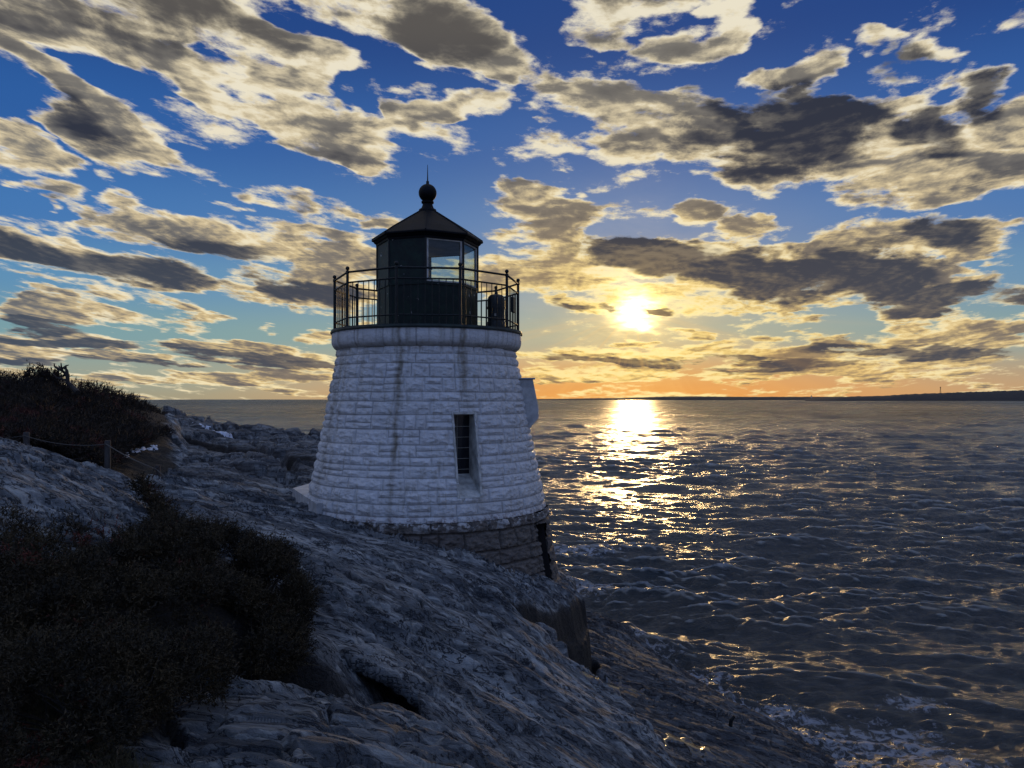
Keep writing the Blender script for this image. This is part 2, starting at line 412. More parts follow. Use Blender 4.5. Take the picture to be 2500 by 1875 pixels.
def simple(name, c, rough=.6, metal=0, nscale=8, var=.35, bmp=.003, spec=.5, stretch=(1, 1, 1)):
    def f(nt, b):
        p = vmap(objco(nt), sc=stretch); n = noise(p, nscale, 5, .6)
        lo = tuple(v*(1-var) for v in c)+(1,); hi = tuple(min(v*(1+var), .95) for v in c)+(1,)
        setin(nt, b, 'Base Color', mix(sstep(.3, .7, n), lo, hi)); b.inputs['Roughness'].default_value = rough
        b.inputs['Metallic'].default_value = metal; b.inputs['Specular IOR Level'].default_value = spec
        if bmp: bump(nt, b, noise(p, nscale*4, 4, .6), bmp)
    return material(name, f)
M['iron'] = simple('black_green_ironwork', (.008, .011, .012), .5, 0, 14, .5, .002, .25)
M['roofm'] = simple('dark_painted_roof', (.003, .004, .006), .6, 0, 3, .5, .004, .12)
M['deckm'] = simple('green_black_deck_edge', (.008, .017, .016), .5, 0, 4, .5, .003, .25)
M['wood'] = simple('weathered_timber', (.035, .032, .032), .85, 0, 6, .4, .006, stretch=(4, 4, .6))
M['rope'] = simple('grey_rope', (.07, .065, .06), .9, 0, 40, .3, .004)
M['plank'] = simple('silvered_step_boards', (.32, .29, .24), .8, 0, 5, .3, .004, stretch=(.6, 5, 5))
M['snow'] = simple('old_snow', (.50, .53, .60), .7, 0, 6, .15, .03)
M['graylin'] = simple('grey_lantern_lining', (.30, .29, .26), .7, 0, 3, .2, .002)
M['hood'] = simple('white_painted_hood', (.36, .37, .38), .6, 0, 4, .25, .003)
M['dead'] = simple('dark_dead_wood', (.018, .015, .014), .9, 0, 10, .4, 0)
M['fog'] = simple('dark_green_signal_housing', (.014, .019, .02), .5, 0, 5, .3, .002, .3)
M['drift'] = simple('thin_dry_twig', (.16, .12, .085), .9, 0, 10, .3, 0)

# ------------------------------------------------------------------ the rock: height field of slabs
def tps_fit(pts):
    X = pts[:, :2]; Z = pts[:, 2]; n = len(X)
    d = np.linalg.norm(X[:, None]-X[None], axis=-1); K = np.where(d > 0, d*d*np.log(d+1e-9), 0)+np.eye(n)*.25
    Pm = np.c_[np.ones(n), X]; A = np.zeros((n+3, n+3)); A[:n, :n] = K; A[:n, n:] = Pm; A[n:, :n] = Pm.T
    w = np.linalg.solve(A, np.r_[Z, 0, 0, 0]); return X, w
def tps_eval(fit, x, y):
    X, w = fit; n = len(X); s = w[n]+w[n+1]*x+w[n+2]*y
    for i in range(n):
        d2 = (x-X[i, 0])**2+(y-X[i, 1])**2+1e-9; s = s+w[i]*.5*d2*np.log(d2)
    return s
def sdf(poly, x, y):
    """signed distance to a polygon, negative inside"""
    d = np.full(x.shape, 1e9); inside = np.zeros(x.shape, bool); n = len(poly)
    for i in range(n):
        ax, ay = poly[i]; bx, by = poly[(i+1) % n]; ex, ey = bx-ax, by-ay
        t = np.clip(((x-ax)*ex+(y-ay)*ey)/(ex*ex+ey*ey+1e-12), 0, 1)
        d = np.minimum(d, (x-ax-t*ex)**2+(y-ay-t*ey)**2)
        c = ((ay > y) != (by > y)) & (x < (bx-ax)*(y-ay)/(by-ay+1e-12)+ax); inside ^= c
    d = np.sqrt(d); return np.where(inside, -d, d)
def pp(l): return np.array([P(*t) for t in l])
SLABS = []
def slab(ctrl, poly, steep, rnd=.25, wet=0, extra=None, wob=.25, soil_shade=0, amp=1.0, fac=.3):
    c = pp(ctrl)
    if extra is not None: c = np.r_[c, np.array(extra, float)]
    pl = [tuple(P(*t)[:2]) if len(t) == 3 else tuple(t) for t in poly]
    SLABS.append(dict(fit=tps_fit(c), poly=pl, steep=steep, rnd=rnd, wet=wet, wob=wob, soil_shade=soil_shade, amp=amp, fac=fac,
                      zr=(c[:, 2].min()-1.5, c[:, 2].max()+1.0)))
# M : the broad slope running down past the tower to the lower right
slab([(755,1247,20.8),(850,1289,18.3),(905,1304,18),(1044,1341,17.6),(1200,1400,17.6),(700,1300,15.5),(500,1230,17),(350,1200,18),(600,1203,21),(680,1215,21.5),
      (800,1400,13.3),(1000,1450,14),(1200,1510,14.6),(1000,1600,11.8),(1200,1680,12),(1390,1640,14.6),(1500,1750,13.5),(1300,1800,11),(1600,1875,12.5),(1200,1860,10),
      (1100,1760,10.3),(900,1670,10.0),(760,1490,11.5),(1000,1640,10.6),(600,1300,14.5),(400,1260,14.5)],
     [(250,1200,17.5),(330,1190,19.5),(480,1193,21.5),(600,1190,23),(735,1225,23.5),(-6,24.8),(-2,26),(-.5,22),(1250,1440,17.8),(1395,1618,15.6),(1500,1680,15),(1600,1780,14.1),
      (1650,1875,13.2),(3,9.5),(1.2,8.8),(1240,1875,9.5),(1150,1800,10.2),(1050,1720,10.9),(1015,1660,11.5),(900,1628,11.3),(830,1562,10.7),(748,1484,11.2),(690,1430,12),(450,1330,12.5),(300,1260,13.5)],
     4.0, .06, wob=.16, amp=1.15, fac=.25)
# U : the ridge under the tower that ends in a broken face
slab([(830,1279,18.6),(905,1300,18),(1044,1337,17.65),(1200,1371,18.3),(1363,1414,21),(1425,1468,20),(1420,1500,18.8),(1300,1480,17.2),(1100,1410,16.3),(1250,1400,18.4),(950,1350,16.4)],
     [(830,1279,18.6),(905,1300,19),(-2,24),(1.6,23.2),(1430,1468,20.2),(1428,1500,19.2),(1410,1545,18.2),(1370,1580,17.0),(1250,1530,16.3),(1050,1430,15.6),(880,1345,15.8)],
     9.0, .03, wob=.20, amp=1.0, fac=.35)
# L : the long wet slab that dips into the sea
slab([(1430,1514,25),(1500,1522,26),(1600,1592,25.5),(1880,1750,21),(2060,1875,18.2),(1700,1875,15.4),(1420,1640,19),(1600,1720,18.5),(1500,1600,22),(1800,1810,17.5)],
     [(1.0,24),(1430,1512,25.5),(1500,1520,26.3),(1600,1592,25.2),(1750,1680,23),(1880,1752,20.9),(2060,1875,18.2),(9.0,15),(8.2,10),(3.2,7.5),(1.5,12),(0,18)],
     .95, .5, wet=.75, wob=.35, amp=1.0, fac=.4)
# B : the far outcrop left of the tower
slab([(405,1003,40),(500,1023,38),(600,1039,36),(700,1054,34),(790,1066,33),(880,1080,32),(420,1050,34.5),(500,1100,31),(600,1130,28.5),(700,1150,27.5),(780,1190,26),(400,1180,24.5),(550,1192,24.5),(650,1193,25)],
     [(395,1000,40.5),(500,1022,38.3),(600,1039,36.2),(700,1054,34.3),(790,1066,33.2),(900,1082,32.5),(-3,27),(-4,24.5),(650,1203,24),(500,1195,22.5),(400,1190,23),(290,1120,28),(300,1050,34)],
     1.6, .3, wob=.6, amp=.8, fac=2.1, wet=.45)
# K : the knoll at the left
slab([(0,1080,17),(60,1074,17),(130,1100,16.5),(200,1148,16),(260,1167,16),(340,1192,16),(0,1150,13),(150,1200,13),(300,1250,13),(0,1300,9.8),(150,1300,10.5),(340,1290,12.4),(-300,1100,15),(-300,1300,9)],
     [(-500,1080,18),(0,1080,17.4),(60,1072,17.2),(130,1098,16.7),(200,1146,16.2),(260,1166,16.2),(345,1192,16.4),(365,1230,14.6),(350,1300,12),(250,1330,10.8),(120,1340,9.6),(0,1350,8.8),(-500,1500,7)],
     2.2, .2, wob=.25, amp=1.5, fac=.7)
# H : the hillside behind, under the thicket, and the sunken path
slab([(0,935,32),(120,935,33),(250,965,35),(350,1003,37),(410,1012,38),(0,1075,24),(200,1140,22),(262,1160,22.5),(300,1150,25),(385,1185,22),(400,1070,30),(60,1110,22.5),(-400,930,30),(-900,930,26),(-400,1060,20),(200,1190,19)],
     [(-2200,950,40),(-400,925,38),(120,925,38),(250,955,38),(350,990,39),(412,1008,39.5),(420,1060,33),(470,1195,23),(480,1215,19),(300,1215,16.5),(-400,1120,16),(-1500,1100,14)],
     1.6, .4, wob=.2, soil_shade=1)
# G : ground under the junipers
slab([(0,1560,7.2),(200,1500,8),(400,1440,9.2),(600,1470,10.4),(735,1520,10.8),(300,1330,12),(500,1340,12.4),(0,1400,8.6),(720,1640,8.6),(500,1660,7.8),(-400,1600,6)],
     [(-600,1350,8.5),(0,1330,9),(300,1290,12.5),(480,1310,13),(660,1400,12.3),(742,1490,11.2),(700,1640,8.4),(600,1690,7.6),(400,1700,6.6),(-3.5,4),(-8,3)],
     1.0, .4, wob=.2, soil_shade=1)
# F : the foreground boulder
slab([(450,1740,6.5),(520,1700,7.2),(700,1685,7.6),(850,1700,7.8),(1000,1728,7.95),(1130,1785,7.8),(1230,1865,7.4),(800,1875,5.7),(800,1790,6.4),(1000,1840,6.5),(1150,1875,6.8),(500,1875,5.6)],
     [(430,1700,7.3),(520,1680,7.8),(700,1678,8.0),(850,1706,8.05),(1000,1728,8.05),(1130,1784,7.95),(1200,1830,7.8),(1262,1900,7.4),(.4,5.2),(-.2,4),(-2.2,4),(440,1800,5.9)],
     4.0, .06, wob=.12, amp=.9, fac=1.0)
# N : the ground the viewer stands on
slab([(300,1875,5),(500,1875,5.2),(0,1875,5)], [(-6,6.2),(-3.2,6.0),(-1.6,4.8),(.2,4.6),(.9,2),(2.2,-3),(0,-14),(-14,-14),(-14,7)], 1.1, .5, wob=.2,
     extra=[(0,0,7.05),(-3,0,7.2),(0,-4,7.2),(-3,-4,7.3),(.5,3,6.6)], soil_shade=1)
# hinterland, and a bed below everything
slab([(0,1000,30)], [(-14,-14),(-14,8),(-12,18),(-60,60),(-120,60),(-120,-80),(0,-80),(3,-30),(2,-14)], .8, 1., wob=.3, extra=[(-15,0,7.6),(-20,20,8.3),(-60,10,11),(-40,-40,9),(0,-30,6.5)], soil_shade=1)

def path(l): return [tuple(P(*t)[:2]) for t in l]
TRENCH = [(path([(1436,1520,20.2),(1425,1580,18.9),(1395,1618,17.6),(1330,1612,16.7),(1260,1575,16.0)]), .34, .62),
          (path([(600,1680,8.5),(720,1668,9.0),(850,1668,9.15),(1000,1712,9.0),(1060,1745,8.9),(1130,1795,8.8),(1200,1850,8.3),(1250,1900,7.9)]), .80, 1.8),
          (path([(760,1290,15.6),(900,1345,15.9),(1050,1430,15.6),(1180,1510,15.5)]), .20, .16),
          (path([(870,1400,13.6),(1050,1500,13.5),(1250,1640,13.0),(1400,1740,12.6)]), .10, .14),
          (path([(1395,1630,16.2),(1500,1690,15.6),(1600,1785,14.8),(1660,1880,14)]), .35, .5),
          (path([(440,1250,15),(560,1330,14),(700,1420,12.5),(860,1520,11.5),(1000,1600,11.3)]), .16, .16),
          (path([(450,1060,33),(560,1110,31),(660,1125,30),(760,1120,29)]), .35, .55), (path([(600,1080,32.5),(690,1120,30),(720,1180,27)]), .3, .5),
          (path([(420,1085,31),(520,1150,28),(620,1160,27)]), .3, .4)]
def terrain(x, y, want=False):
    """height of the rock at (x, y); numpy arrays"""
    x = np.asarray(x, float); y = np.asarray(y, float)
    H = np.full(x.shape, -3.0); W = np.zeros(x.shape); So = np.zeros(x.shape); Am = np.ones(x.shape); Fa = np.ones(x.shape)*.3
    wx = pn(x*.8, y*.8, 11)+.5*pn(x*2.3, y*2.3, 12); wy = pn(x*.8, y*.8, 13)+.5*pn(x*2.3, y*2.3, 14)
    for s in SLABS:
        xs = [p_[0] for p_ in s['poly']]; ys = [p_[1] for p_ in s['poly']]
        pad = 9.0
        mk = (x > min(xs)-pad) & (x < max(xs)+pad) & (y > min(ys)-pad) & (y < max(ys)+pad)
        if not mk.any(): continue
        X, Y = x[mk], y[mk]
        d = sdf(s['poly'], X+wx[mk]*s['wob'], Y+wy[mk]*s['wob']*.6)
        z = np.clip(tps_eval(s['fit'], X, Y), *s['zr'])
        o = np.maximum(d, 0); fall = s['steep']*(np.sqrt(o*o+s['rnd']**2)-s['rnd'])
        # a worn shoulder just inside the edge
        z = z-fall-.12*np.exp(-np.minimum(np.abs(d), 5)*2.2)
        h = H[mk]; up = z > h; H[mk] = np.where(up, z, h)
        W[mk] = np.where(up, s['wet'], W[mk]); So[mk] = np.where(up, s['soil_shade']*ss(.0, -.35, d), So[mk])
        Am[mk] = np.where(up, s['amp'], Am[mk]); Fa[mk] = np.where(up, s['fac'], Fa[mk])
    for (pth, wd, dp) in TRENCH:
        d = np.full(x.shape, 9.)
        for (ax, ay), (bx, by) in zip(pth, pth[1:]):
            ex, ey = bx-ax, by-ay; t = np.clip(((x-ax)*ex+(y-ay)*ey)/(ex*ex+ey*ey), 0, 1); d = np.minimum(d, np.hypot(x-ax-t*ex+.12*wx, y-ay-t*ey+.08*wy))
        H = H-dp*ss(wd, wd*.35, d); So = np.maximum(So, .92*ss(wd*1.25, wd*.75, d)*(dp > .5))  # deep trenches: crevice shade painted in with the dark earth colour
    if want: return H, W, So, Am, Fa
    return H
def facets(x, y, seed, tilt=.5):
    """broken rock: every cell of a jittered grid is a plane of its own; returns height and distance to the joint"""
    xi = np.floor(x).astype(int); yi = np.floor(y).astype(int)
    b1 = np.full(x.shape, 9.); b2 = np.full(x.shape, 9.); h = np.zeros(x.shape)
    for i in (-1, 0, 1):
        for j in (-1, 0, 1):
            cx, cy = xi+i, yi+j; jx = cell(cx+seed, cy); jy = cell(cx+seed+311, cy+77)
            dx = cx+jx-x; dy = cy+jy-y; d = np.sqrt(dx*dx+dy*dy)
            hh = cell(cx+seed+91, cy+13)+tilt*(dx*(cell(cx+5+seed, cy)-.5)+dy*(cell(cx+9+seed, cy)-.5))*2
            n = d < b1; b2 = np.where(n, b1, np.minimum(b2, d)); h = np.where(n, hh, h); b1 = np.where(n, d, b1)
    return h-.5, b2-b1
def rock_detail(x, y, H, So, Am=1.0, Fa=.3):
    """foliation: thin ledges that run across the slope, joints, broken faces, worn hollows"""
    wv = .35*fbm(x*.35, y*.35, 3, 21)+.14*fbm(x*1.3, y*1.3, 3, 24)
    t = (y+.25*x+wv*1.7)
    big = fbm(x*.28, t*.8, 3, 31)
    q = t*1.7+.7*fbm(x*.5, t*.7, 4, 35)+H*1.2
    step = q-np.floor(q); ledge = (1-ss(0, .84, step)+ss(.88, 1.0, step))*(.25+1.1*cell(np.floor(q), 4))-.9*np.maximum(0, 1-np.abs(step-.85)/.06)*cell(np.floor(q), 8)
    q3 = t*7.1+1.6*fbm(x*1.1, t*1.5, 3, 36); st3 = q3-np.floor(q3); led3 = (1-ss(0, .78, st3)+ss(.84, 1, st3))*(.2+1.1*cell(np.floor(q3), 7))-.8*np.maximum(0, 1-np.abs(st3-.80)/.12)
    la = .25+.75*ss(-.2, .25, fbm(x*.3, y*.5, 3, 38)); lb = ss(-.15, .3, fbm(x*.7, y*.9, 3, 39))
    st = ridged(x*.55, t*3.6, 5, 41, .62)
    st2 = fbm(x*2.2, t*9, 4, 47, .6)
    crack = ss(.80, .99, ridged(x*.30+.4*wv, t*.9, 3, 52))
    cr2 = ss(.88, .995, ridged((x+.5*y)*.42, (y-.4*x)*.25, 3, 57))
    f1, e1 = facets(x*.45+wv+.25*pn(x*2, y*2, 58), t*.9+.2*pn(x*2, y*2, 59), 3); f2, e2 = facets(x*1.3+1.2*wv, t*2.4, 40)
    dz = .15*big+.15*la*ledge+.034*lb*led3+.042*st*(.35+.65*la)+.014*st2-.22*crack-.16*cr2
    F2 = np.minimum(Fa, .8)
    dz = dz*Am+(.20*f1-.12*ss(.12, 0, e1))*Fa+(.075*f2-.035*ss(.12, 0, e2))*F2
    soilz = .10*fbm(x*1.5, y*1.5, 4, 61)
    return dz*(1-So)+soilz*So
_lows = None
def ground(x, y):
    x = np.atleast_1d(np.asarray(x, float)); y = np.atleast_1d(np.asarray(y, float))
    H, W, So, Am, Fa = terrain(x, y, True); return H+rock_detail(x, y, H, So, Am, Fa)
def build_rock():
    az = np.concatenate([np.linspace(-180, -60, 60, endpoint=False), np.linspace(-60, -38, 60, endpoint=False), np.linspace(-38, 36, 1060, endpoint=False),
                         np.linspace(36, 60, 40, endpoint=False), np.linspace(60, 180, 40, endpoint=False)])*PI/180
    r = np.concatenate([np.linspace(.6, 4.2, 40, endpoint=False), np.exp(np.linspace(math.log(4.2), math.log(44), 980)), np.linspace(45, 130, 40)])
    A, Rr = np.meshgrid(az, r); x = np.sin(A)*Rr; y = np.cos(A)*Rr
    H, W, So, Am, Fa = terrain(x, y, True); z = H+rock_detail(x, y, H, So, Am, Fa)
    # waterline: darker, wetter; steep faces darkened, their shade painted into the colour
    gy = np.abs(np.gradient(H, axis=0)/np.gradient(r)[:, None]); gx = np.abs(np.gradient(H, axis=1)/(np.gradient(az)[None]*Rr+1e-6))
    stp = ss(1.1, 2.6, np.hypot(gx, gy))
    W = np.maximum(np.maximum(np.where(y > 23, W, W*ss(4.2, 1.6, z)), ss(1.0, .15, z)), .85*stp)  # last term paints shade on steep faces
    keep = z > -2.6
    F = grid_faces(len(r), len(az), True)
    kf = keep.ravel()[F].any(1); F = F[kf]
    used = np.zeros(x.size, bool); used[F.ravel()] = True; remap = np.cumsum(used)-1
    V = np.c_[x.ravel(), y.ravel(), z.ravel()][used]
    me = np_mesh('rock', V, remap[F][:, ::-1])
    for nm, arr in (('wet', W), ('soil_shade', So)):
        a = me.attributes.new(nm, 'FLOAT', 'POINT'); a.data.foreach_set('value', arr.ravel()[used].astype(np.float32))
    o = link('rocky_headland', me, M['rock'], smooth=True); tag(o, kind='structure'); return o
build_rock()
def lip():
    """the overhanging edge of the broad slope above the dark crevice"""
    e = pp([(800,1535,10.95),(860,1588,10.55),(900,1612,10.42),(960,1630,10.40),(1015,1648,10.35),(1045,1698,9.98),(1090,1742,9.75),(1150,1796,9.5),(1225,1866,9.25),(1262,1905,9.1)])
    fit = SLABS[0]['fit']; n, m = 300, 60; u = np.linspace(0, len(e)-1, n); k = np.minimum(u.astype(int), len(e)-2); f = (u-k)[:, None]
    c = e[k]*(1-f)+e[k+1]*f; c = np.stack([np.convolve(np.pad(c[:, i], 12, 'edge'), np.ones(25)/25, 'valid') for i in range(3)], 1)
    t = np.gradient(c[:, :2], axis=0); t /= np.linalg.norm(t, axis=1)[:, None]; inn = np.stack([-t[:, 1], t[:, 0]], 1)
    v = np.concatenate([np.linspace(1, 0, 34), np.linspace(0, 1, 26)]); W = 1.9
    side = np.concatenate([np.ones(34), -np.ones(26)])
    wob = (.10*pn(u*.9, u*0+3)+.05*pn(u*3.1, u*0+8)+.05*(cell(np.floor(u*2.2))-.5))[:, None]
    X = c[:, 0:1]+inn[:, 0:1]*(v*W+wob); Y = c[:, 1:2]+inn[:, 1:2]*(v*W+wob)
    top = tps_eval(fit, X, Y); det = rock_detail(X, Y, top, np.zeros_like(X), 1.15, .25)
    thick = .10+.55*v**.7+.05*pn(X*2, Y*2, 4)
    drop = ss(.45, 1.0, v)*.35
    Z = np.where(side > 0, top+det*1.0+.02-drop-.10*np.exp(-v*W*5), top-.10-thick)
    ends = ss(0, .7, u)[:, None]*ss(0, .7, (len(e)-1)-u)[:, None]; Z = Z-(1-ends)*.4
    me = np_mesh('ledge', np.stack([X, Y, Z], -1).reshape(-1, 3), grid_faces(n, m))
    for nm, vv in (('wet', 0.0), ('soil_shade', 0.0)):
        a_ = me.attributes.new(nm, 'FLOAT', 'POINT'); a_.data.foreach_set('value', np.full(n*m, vv, np.float32))
    tag(link('rock_ledge', me, M['rock'], smooth=True), kind='structure')
lip()

# ------------------------------------------------------------------ the sea
def water_mat(nt, b):
    p = objco(nt); x, y, z = sep(p)
    dist = S.m('SQRT', x*x+y*y)
    n1 = noise(vmap(p, rot=(0, 0, .2), sc=(.55, 1.35, 1)), 2.1, 9, .70, .25)
    n2 = noise(vmap(p, rot=(0, 0, -.25), sc=(.6, 1.3, 1)), .23, 5, .55)
    fo = attr(nt, 'foam'); fn = noise(p, 3.5, 7, .72, .6)
    cr = attr(nt, 'crest')
    foam = sstep(.46, .66, fo*.62+(fn-.5)*1.7)*.9
    fcrest = sstep(.62, .80, cr*.75+(noise(vmap(p, sc=(.5, 1.5, 1)), 2.0, 6, .7)-.5)*1.3)
    foam = S.m('MAXIMUM', foam, fcrest*.55)
    col = mix(foam, mix(sstep(.2, .75, cr+(n1-.5)*.9), (.070, .082, .090, 1), (.32, .34, .34, 1)), (.50, .54, .62, 1))  # paler crests mixed into the base colour, standing for reflected sky glow
    setin(nt, b, 'Base Color', col); b.inputs['IOR'].default_value = 1.33
    gust = noise(vmap(p, rot=(0, 0, .1), sc=(.30, 1.0, 1)), .022, 9, .72, .4)
    fm = sstep(70, 500, dist)
    gust2 = noise(vmap(p, rot=(0, 0, .06), sc=(.16, 1.0, 1)), .0035, 8, .75, .4); fm2 = sstep(400, 2500, dist)
    gust = gust*(1.0-fm2*.6)+gust2*fm2*.6
    rg = .23+fm*.05+(gust-.5)*fm*.5
    setin(nt, b, 'Roughness', S.m('MAXIMUM', rg, foam*.75))
    sp = .72-sstep(40, 500, dist)*.56+(gust-.5)*fm*1.0
    setin(nt, b, 'Specular IOR Level', S.m('MAXIMUM', S.m('MINIMUM', sp, .8), .04))
    far = 1.0-sstep(60, 3000, dist)*.2
    bb = nt.nodes.new('ShaderNodeBump'); bb.inputs['Distance'].default_value = .85
    nt.links.new((n1+n2*sstep(40, 200, dist)*3.0+gust*fm*60.0+gust2*fm2*420.0+foam*.12).k, bb.inputs['Height']); nt.links.new(far.k, bb.inputs['Strength'])
    nt.links.new(bb.outputs[0], b.inputs['Normal'])
M['water'] = material('sea_water', water_mat)
def build_sea():
    az = np.concatenate([np.linspace(-180, -60, 40, endpoint=False), np.linspace(-60, -37, 60, endpoint=False), np.linspace(-37, 37, 900, endpoint=False),
                         np.linspace(37, 60, 60, endpoint=False), np.linspace(60, 180, 40, endpoint=False)])*PI/180
    r = [8.0]
    while r[-1] < 60000:
        d = r[-1]; dd = min(max(.035, d*d/(778*EYE*(2.1 if d < 90 else 3.0))), d*.05); r.append(d+dd)
    r = np.array(r); A, Rr = np.meshgrid(az, r); x = np.sin(A)*Rr; y = np.cos(A)*Rr
    dr = np.gradient(r)[:, None]*np.ones_like(A); da = Rr*(74*PI/180/900); sp = np.maximum(dr*1.0, da)
    rs = np.random.RandomState(5); N = 96
    lam = np.exp(rs.uniform(math.log(.45), math.log(8.5), N)); lam[:5] = [15, 10.5, 8.5, 7.0, 6.6]
    th = R_(196)+rs.normal(0, .36, N); ph = rs.uniform(0, 2*PI, N)
    amp = .0132*lam**.62*rs.uniform(.6, 1.3, N); amp[lam > 10] *= .7
    # wind chop comes in patches
    patch = .72+.75*fbm(x*.035, y*.05, 3, 71)
    dx = np.zeros_like(x); dy = np.zeros_like(x); z = np.zeros_like(x); pinch = np.zeros_like(x)
    near = r < 2500; n_ = int(near.sum())
    for l, t, f, a in zip(lam, th, ph, amp):
        k = 2*PI/l; w = ss(1.6, 3.2, l/sp[:n_])
        rows = np.where(w.max(1) > 0)[0]
        if len(rows) == 0: continue
        e = rows[-1]+1
        sx, cx = math.sin(t), math.cos(t); X, Y = x[:e], y[:e]
        arg = k*(X*sx+Y*cx)+f+.9*pn(X*.22/l*3, Y*.22/l*3, int(l*7) % 50)
        aw = a*w[:e]*(patch[:e] if l < 7 else 1); s_, c_ = np.sin(arg), np.cos(arg)
        z[:e] += aw*s_; q = .95*min(1, 2.0/(l**.3))
        dx[:e] += q*aw*sx*c_; dy[:e] += q*aw*cx*c_; pinch[:e] += aw*k*s_
    # swell heaps up and breaks against the rock
    for (fx_, fy_, lmax, aa, sd_) in ((.08, .31, 420, .36, 201), (.21, .80, 170, .18, 211)):
        e = int((r < lmax).sum()); X, Y = x[:e]+dx[:e]+.25*y[:e]*0, y[:e]+dy[:e]
        ca_, sa_ = math.cos(.22), math.sin(.22); U, Vv = X*ca_+Y*sa_, -X*sa_+Y*ca_
        rg_ = ridged(U*fx_+.35*pn(U*fx_*2, Vv*fy_, sd_+1), Vv*fy_+.35*pn(U*fx_, Vv*fy_*1.2, sd_+2), 3, sd_, .5)
        w_ = ss(lmax, lmax*.35, Rr[:e])*patch[:e]; z[:e] += aa*w_*(rg_-.35); pinch[:e] += .25*w_*ss(.55, .95, rg_)
    # the longer seas offshore, read as rows of crests towards the horizon
    for l, k_ in ((22, .014), (34, .016), (55, .018), (90, .020), (150, .022), (260, .022), (430, .020), (700, .018)):
        i0 = int((r < l*3.5).sum()); i1 = int((r < l*60).sum())
        if i1-i0 < 4: continue
        X, Y = x[i0:i1], y[i0:i1]; U, Vv = X*.975+Y*.22, -X*.22+Y*.975
        w_ = ss(l*3.5, l*9, Rr[i0:i1])*ss(1.2, 2.6, l/dr[i0:i1])
        z[i0:i1] += w_*min(k_*l*1.4, .9)*(ridged(U/l*.42, Vv/l*1.15, 3, l+7, .5)-.3)*(.5+1.0*np.clip(patch[i0:i1], 0, 1.4))
    m = (Rr < 60) & (y > 0); foam = np.zeros_like(x)
    tx, ty = x[m], y[m]; Hh = terrain(tx, ty)
    sh = ss(-2.6, .2, Hh); foam[m] = np.clip(sh*.95, 0, 1)*(.25+.75*ss(-.25, .3, fbm(tx*.45, ty*.45, 3, 76)))
    # broken water off the slab in the lower right, and at the tower's foot
    for (px, py, rad) in ((1900,1750,2.6),(2150,1800,3.2),(2060,1860,3.2),(2300,1870,2.8),(2000,1800,2.6),(1400,1350,4.5),(1430,1440,4.0),(1700,1665,2.0),(1560,1560,1.6),(2230,1720,1.5)):
        Yd = EYE*F_PX/(py-HOR); cxx = (px-1250)/F_PX*Yd
        dd = np.sqrt(((x-cxx)/1.5)**2+(y-Yd)**2); foam = np.maximum(foam, .98*ss(rad, 0, dd))
    z[m] += .25*sh*fbm(tx*1.1, ty*1.1, 3, 77)+.10*sh*ridged(tx*2.5, ty*2.5, 3, 79)
    V = np.c_[(x+dx).ravel(), (y+dy).ravel(), z.ravel()]
    me = np_mesh('sea', V, grid_faces(len(r), len(az), True)[:, ::-1])
    crest = np.clip(pinch*1.3-.15, 0, 1)
    for nm, arr in (('foam', foam), ('crest', crest)):
        a_ = me.attributes.new(nm, 'FLOAT', 'POINT'); a_.data.foreach_set('value', arr.ravel().astype(np.float32))
    o = link('sea', me, M['water'], smooth=True); tag(o, kind='structure')
    print('sea verts', len(V))
build_sea()

# ------------------------------------------------------------------ the lighthouse
AX, AY = (1044-1250)/F_PX*21, 21.0
ROOT = empty('lighthouse', (AX, AY, 5.0), 'squat conical white stone lighthouse with a brown granite foot and dark lantern room', 'lighthouse')
RZ = np.array([2.0, 3.85, 4.55, 5.54, 5.94, 6.44, 7.11, 7.85, 8.56, 9.14, 10.0])
RR = np.array([3.78, 3.477, 3.35, 3.19, 3.135, 3.071, 2.912, 2.761, 2.637, 2.524, 2.362])
def rad(z): return np.interp(z, RZ, RR)
ZB = 5.85
def wallpt(th, r, z): return Vector((AX+r*math.sin(th), AY-r*math.cos(th), z))
WIN = dict(th=R_(25), w=.27, z0=6.40, z1=8.35)
SLOT = dict(th=R_(68), w=.26, z0=3.3, z1=5.55)
def white_mat(nt, b):
    p = objco(nt); st = attr(nt, 'stain'); jo = attr(nt, 'joint'); bl = attr(nt, 'block')
    n = noise(p, 5, 6, .65); n2 = noise(vmap(p, sc=(9, 9, .7)), 1.0, 5, .65)
    col = mix(sstep(.35, .75, n), (.58, .585, .60, 1), (.45, .455, .47, 1))
    col = mix(bl*.35, col, (.38, .385, .39, 1))
    col = mix(sstep(.50, .72, n2)*.55, col, (.26, .24, .19, 1))
    col = mix(jo*.62, col, (.13, .125, .12, 1))
    col = mix(S.m('MINIMUM', st*(.30+n*.85), .85), col, (.13, .105, .06, 1))
    # flaking near the granite
    z = sep(p)[2]
    fl = sstep(6.12, 5.82, z)*sstep(.47, .60, noise(p, 7, 5, .7))
    col = mix(fl*.85, col, (.14, .10, .095, 1))
    setin(nt, b, 'Base Color', col); b.inputs['Roughness'].default_value = .62
    b.inputs['Specular IOR Level'].default_value = .3
    bump(nt, b, noise(p, 13, 7, .7), .045, .9)
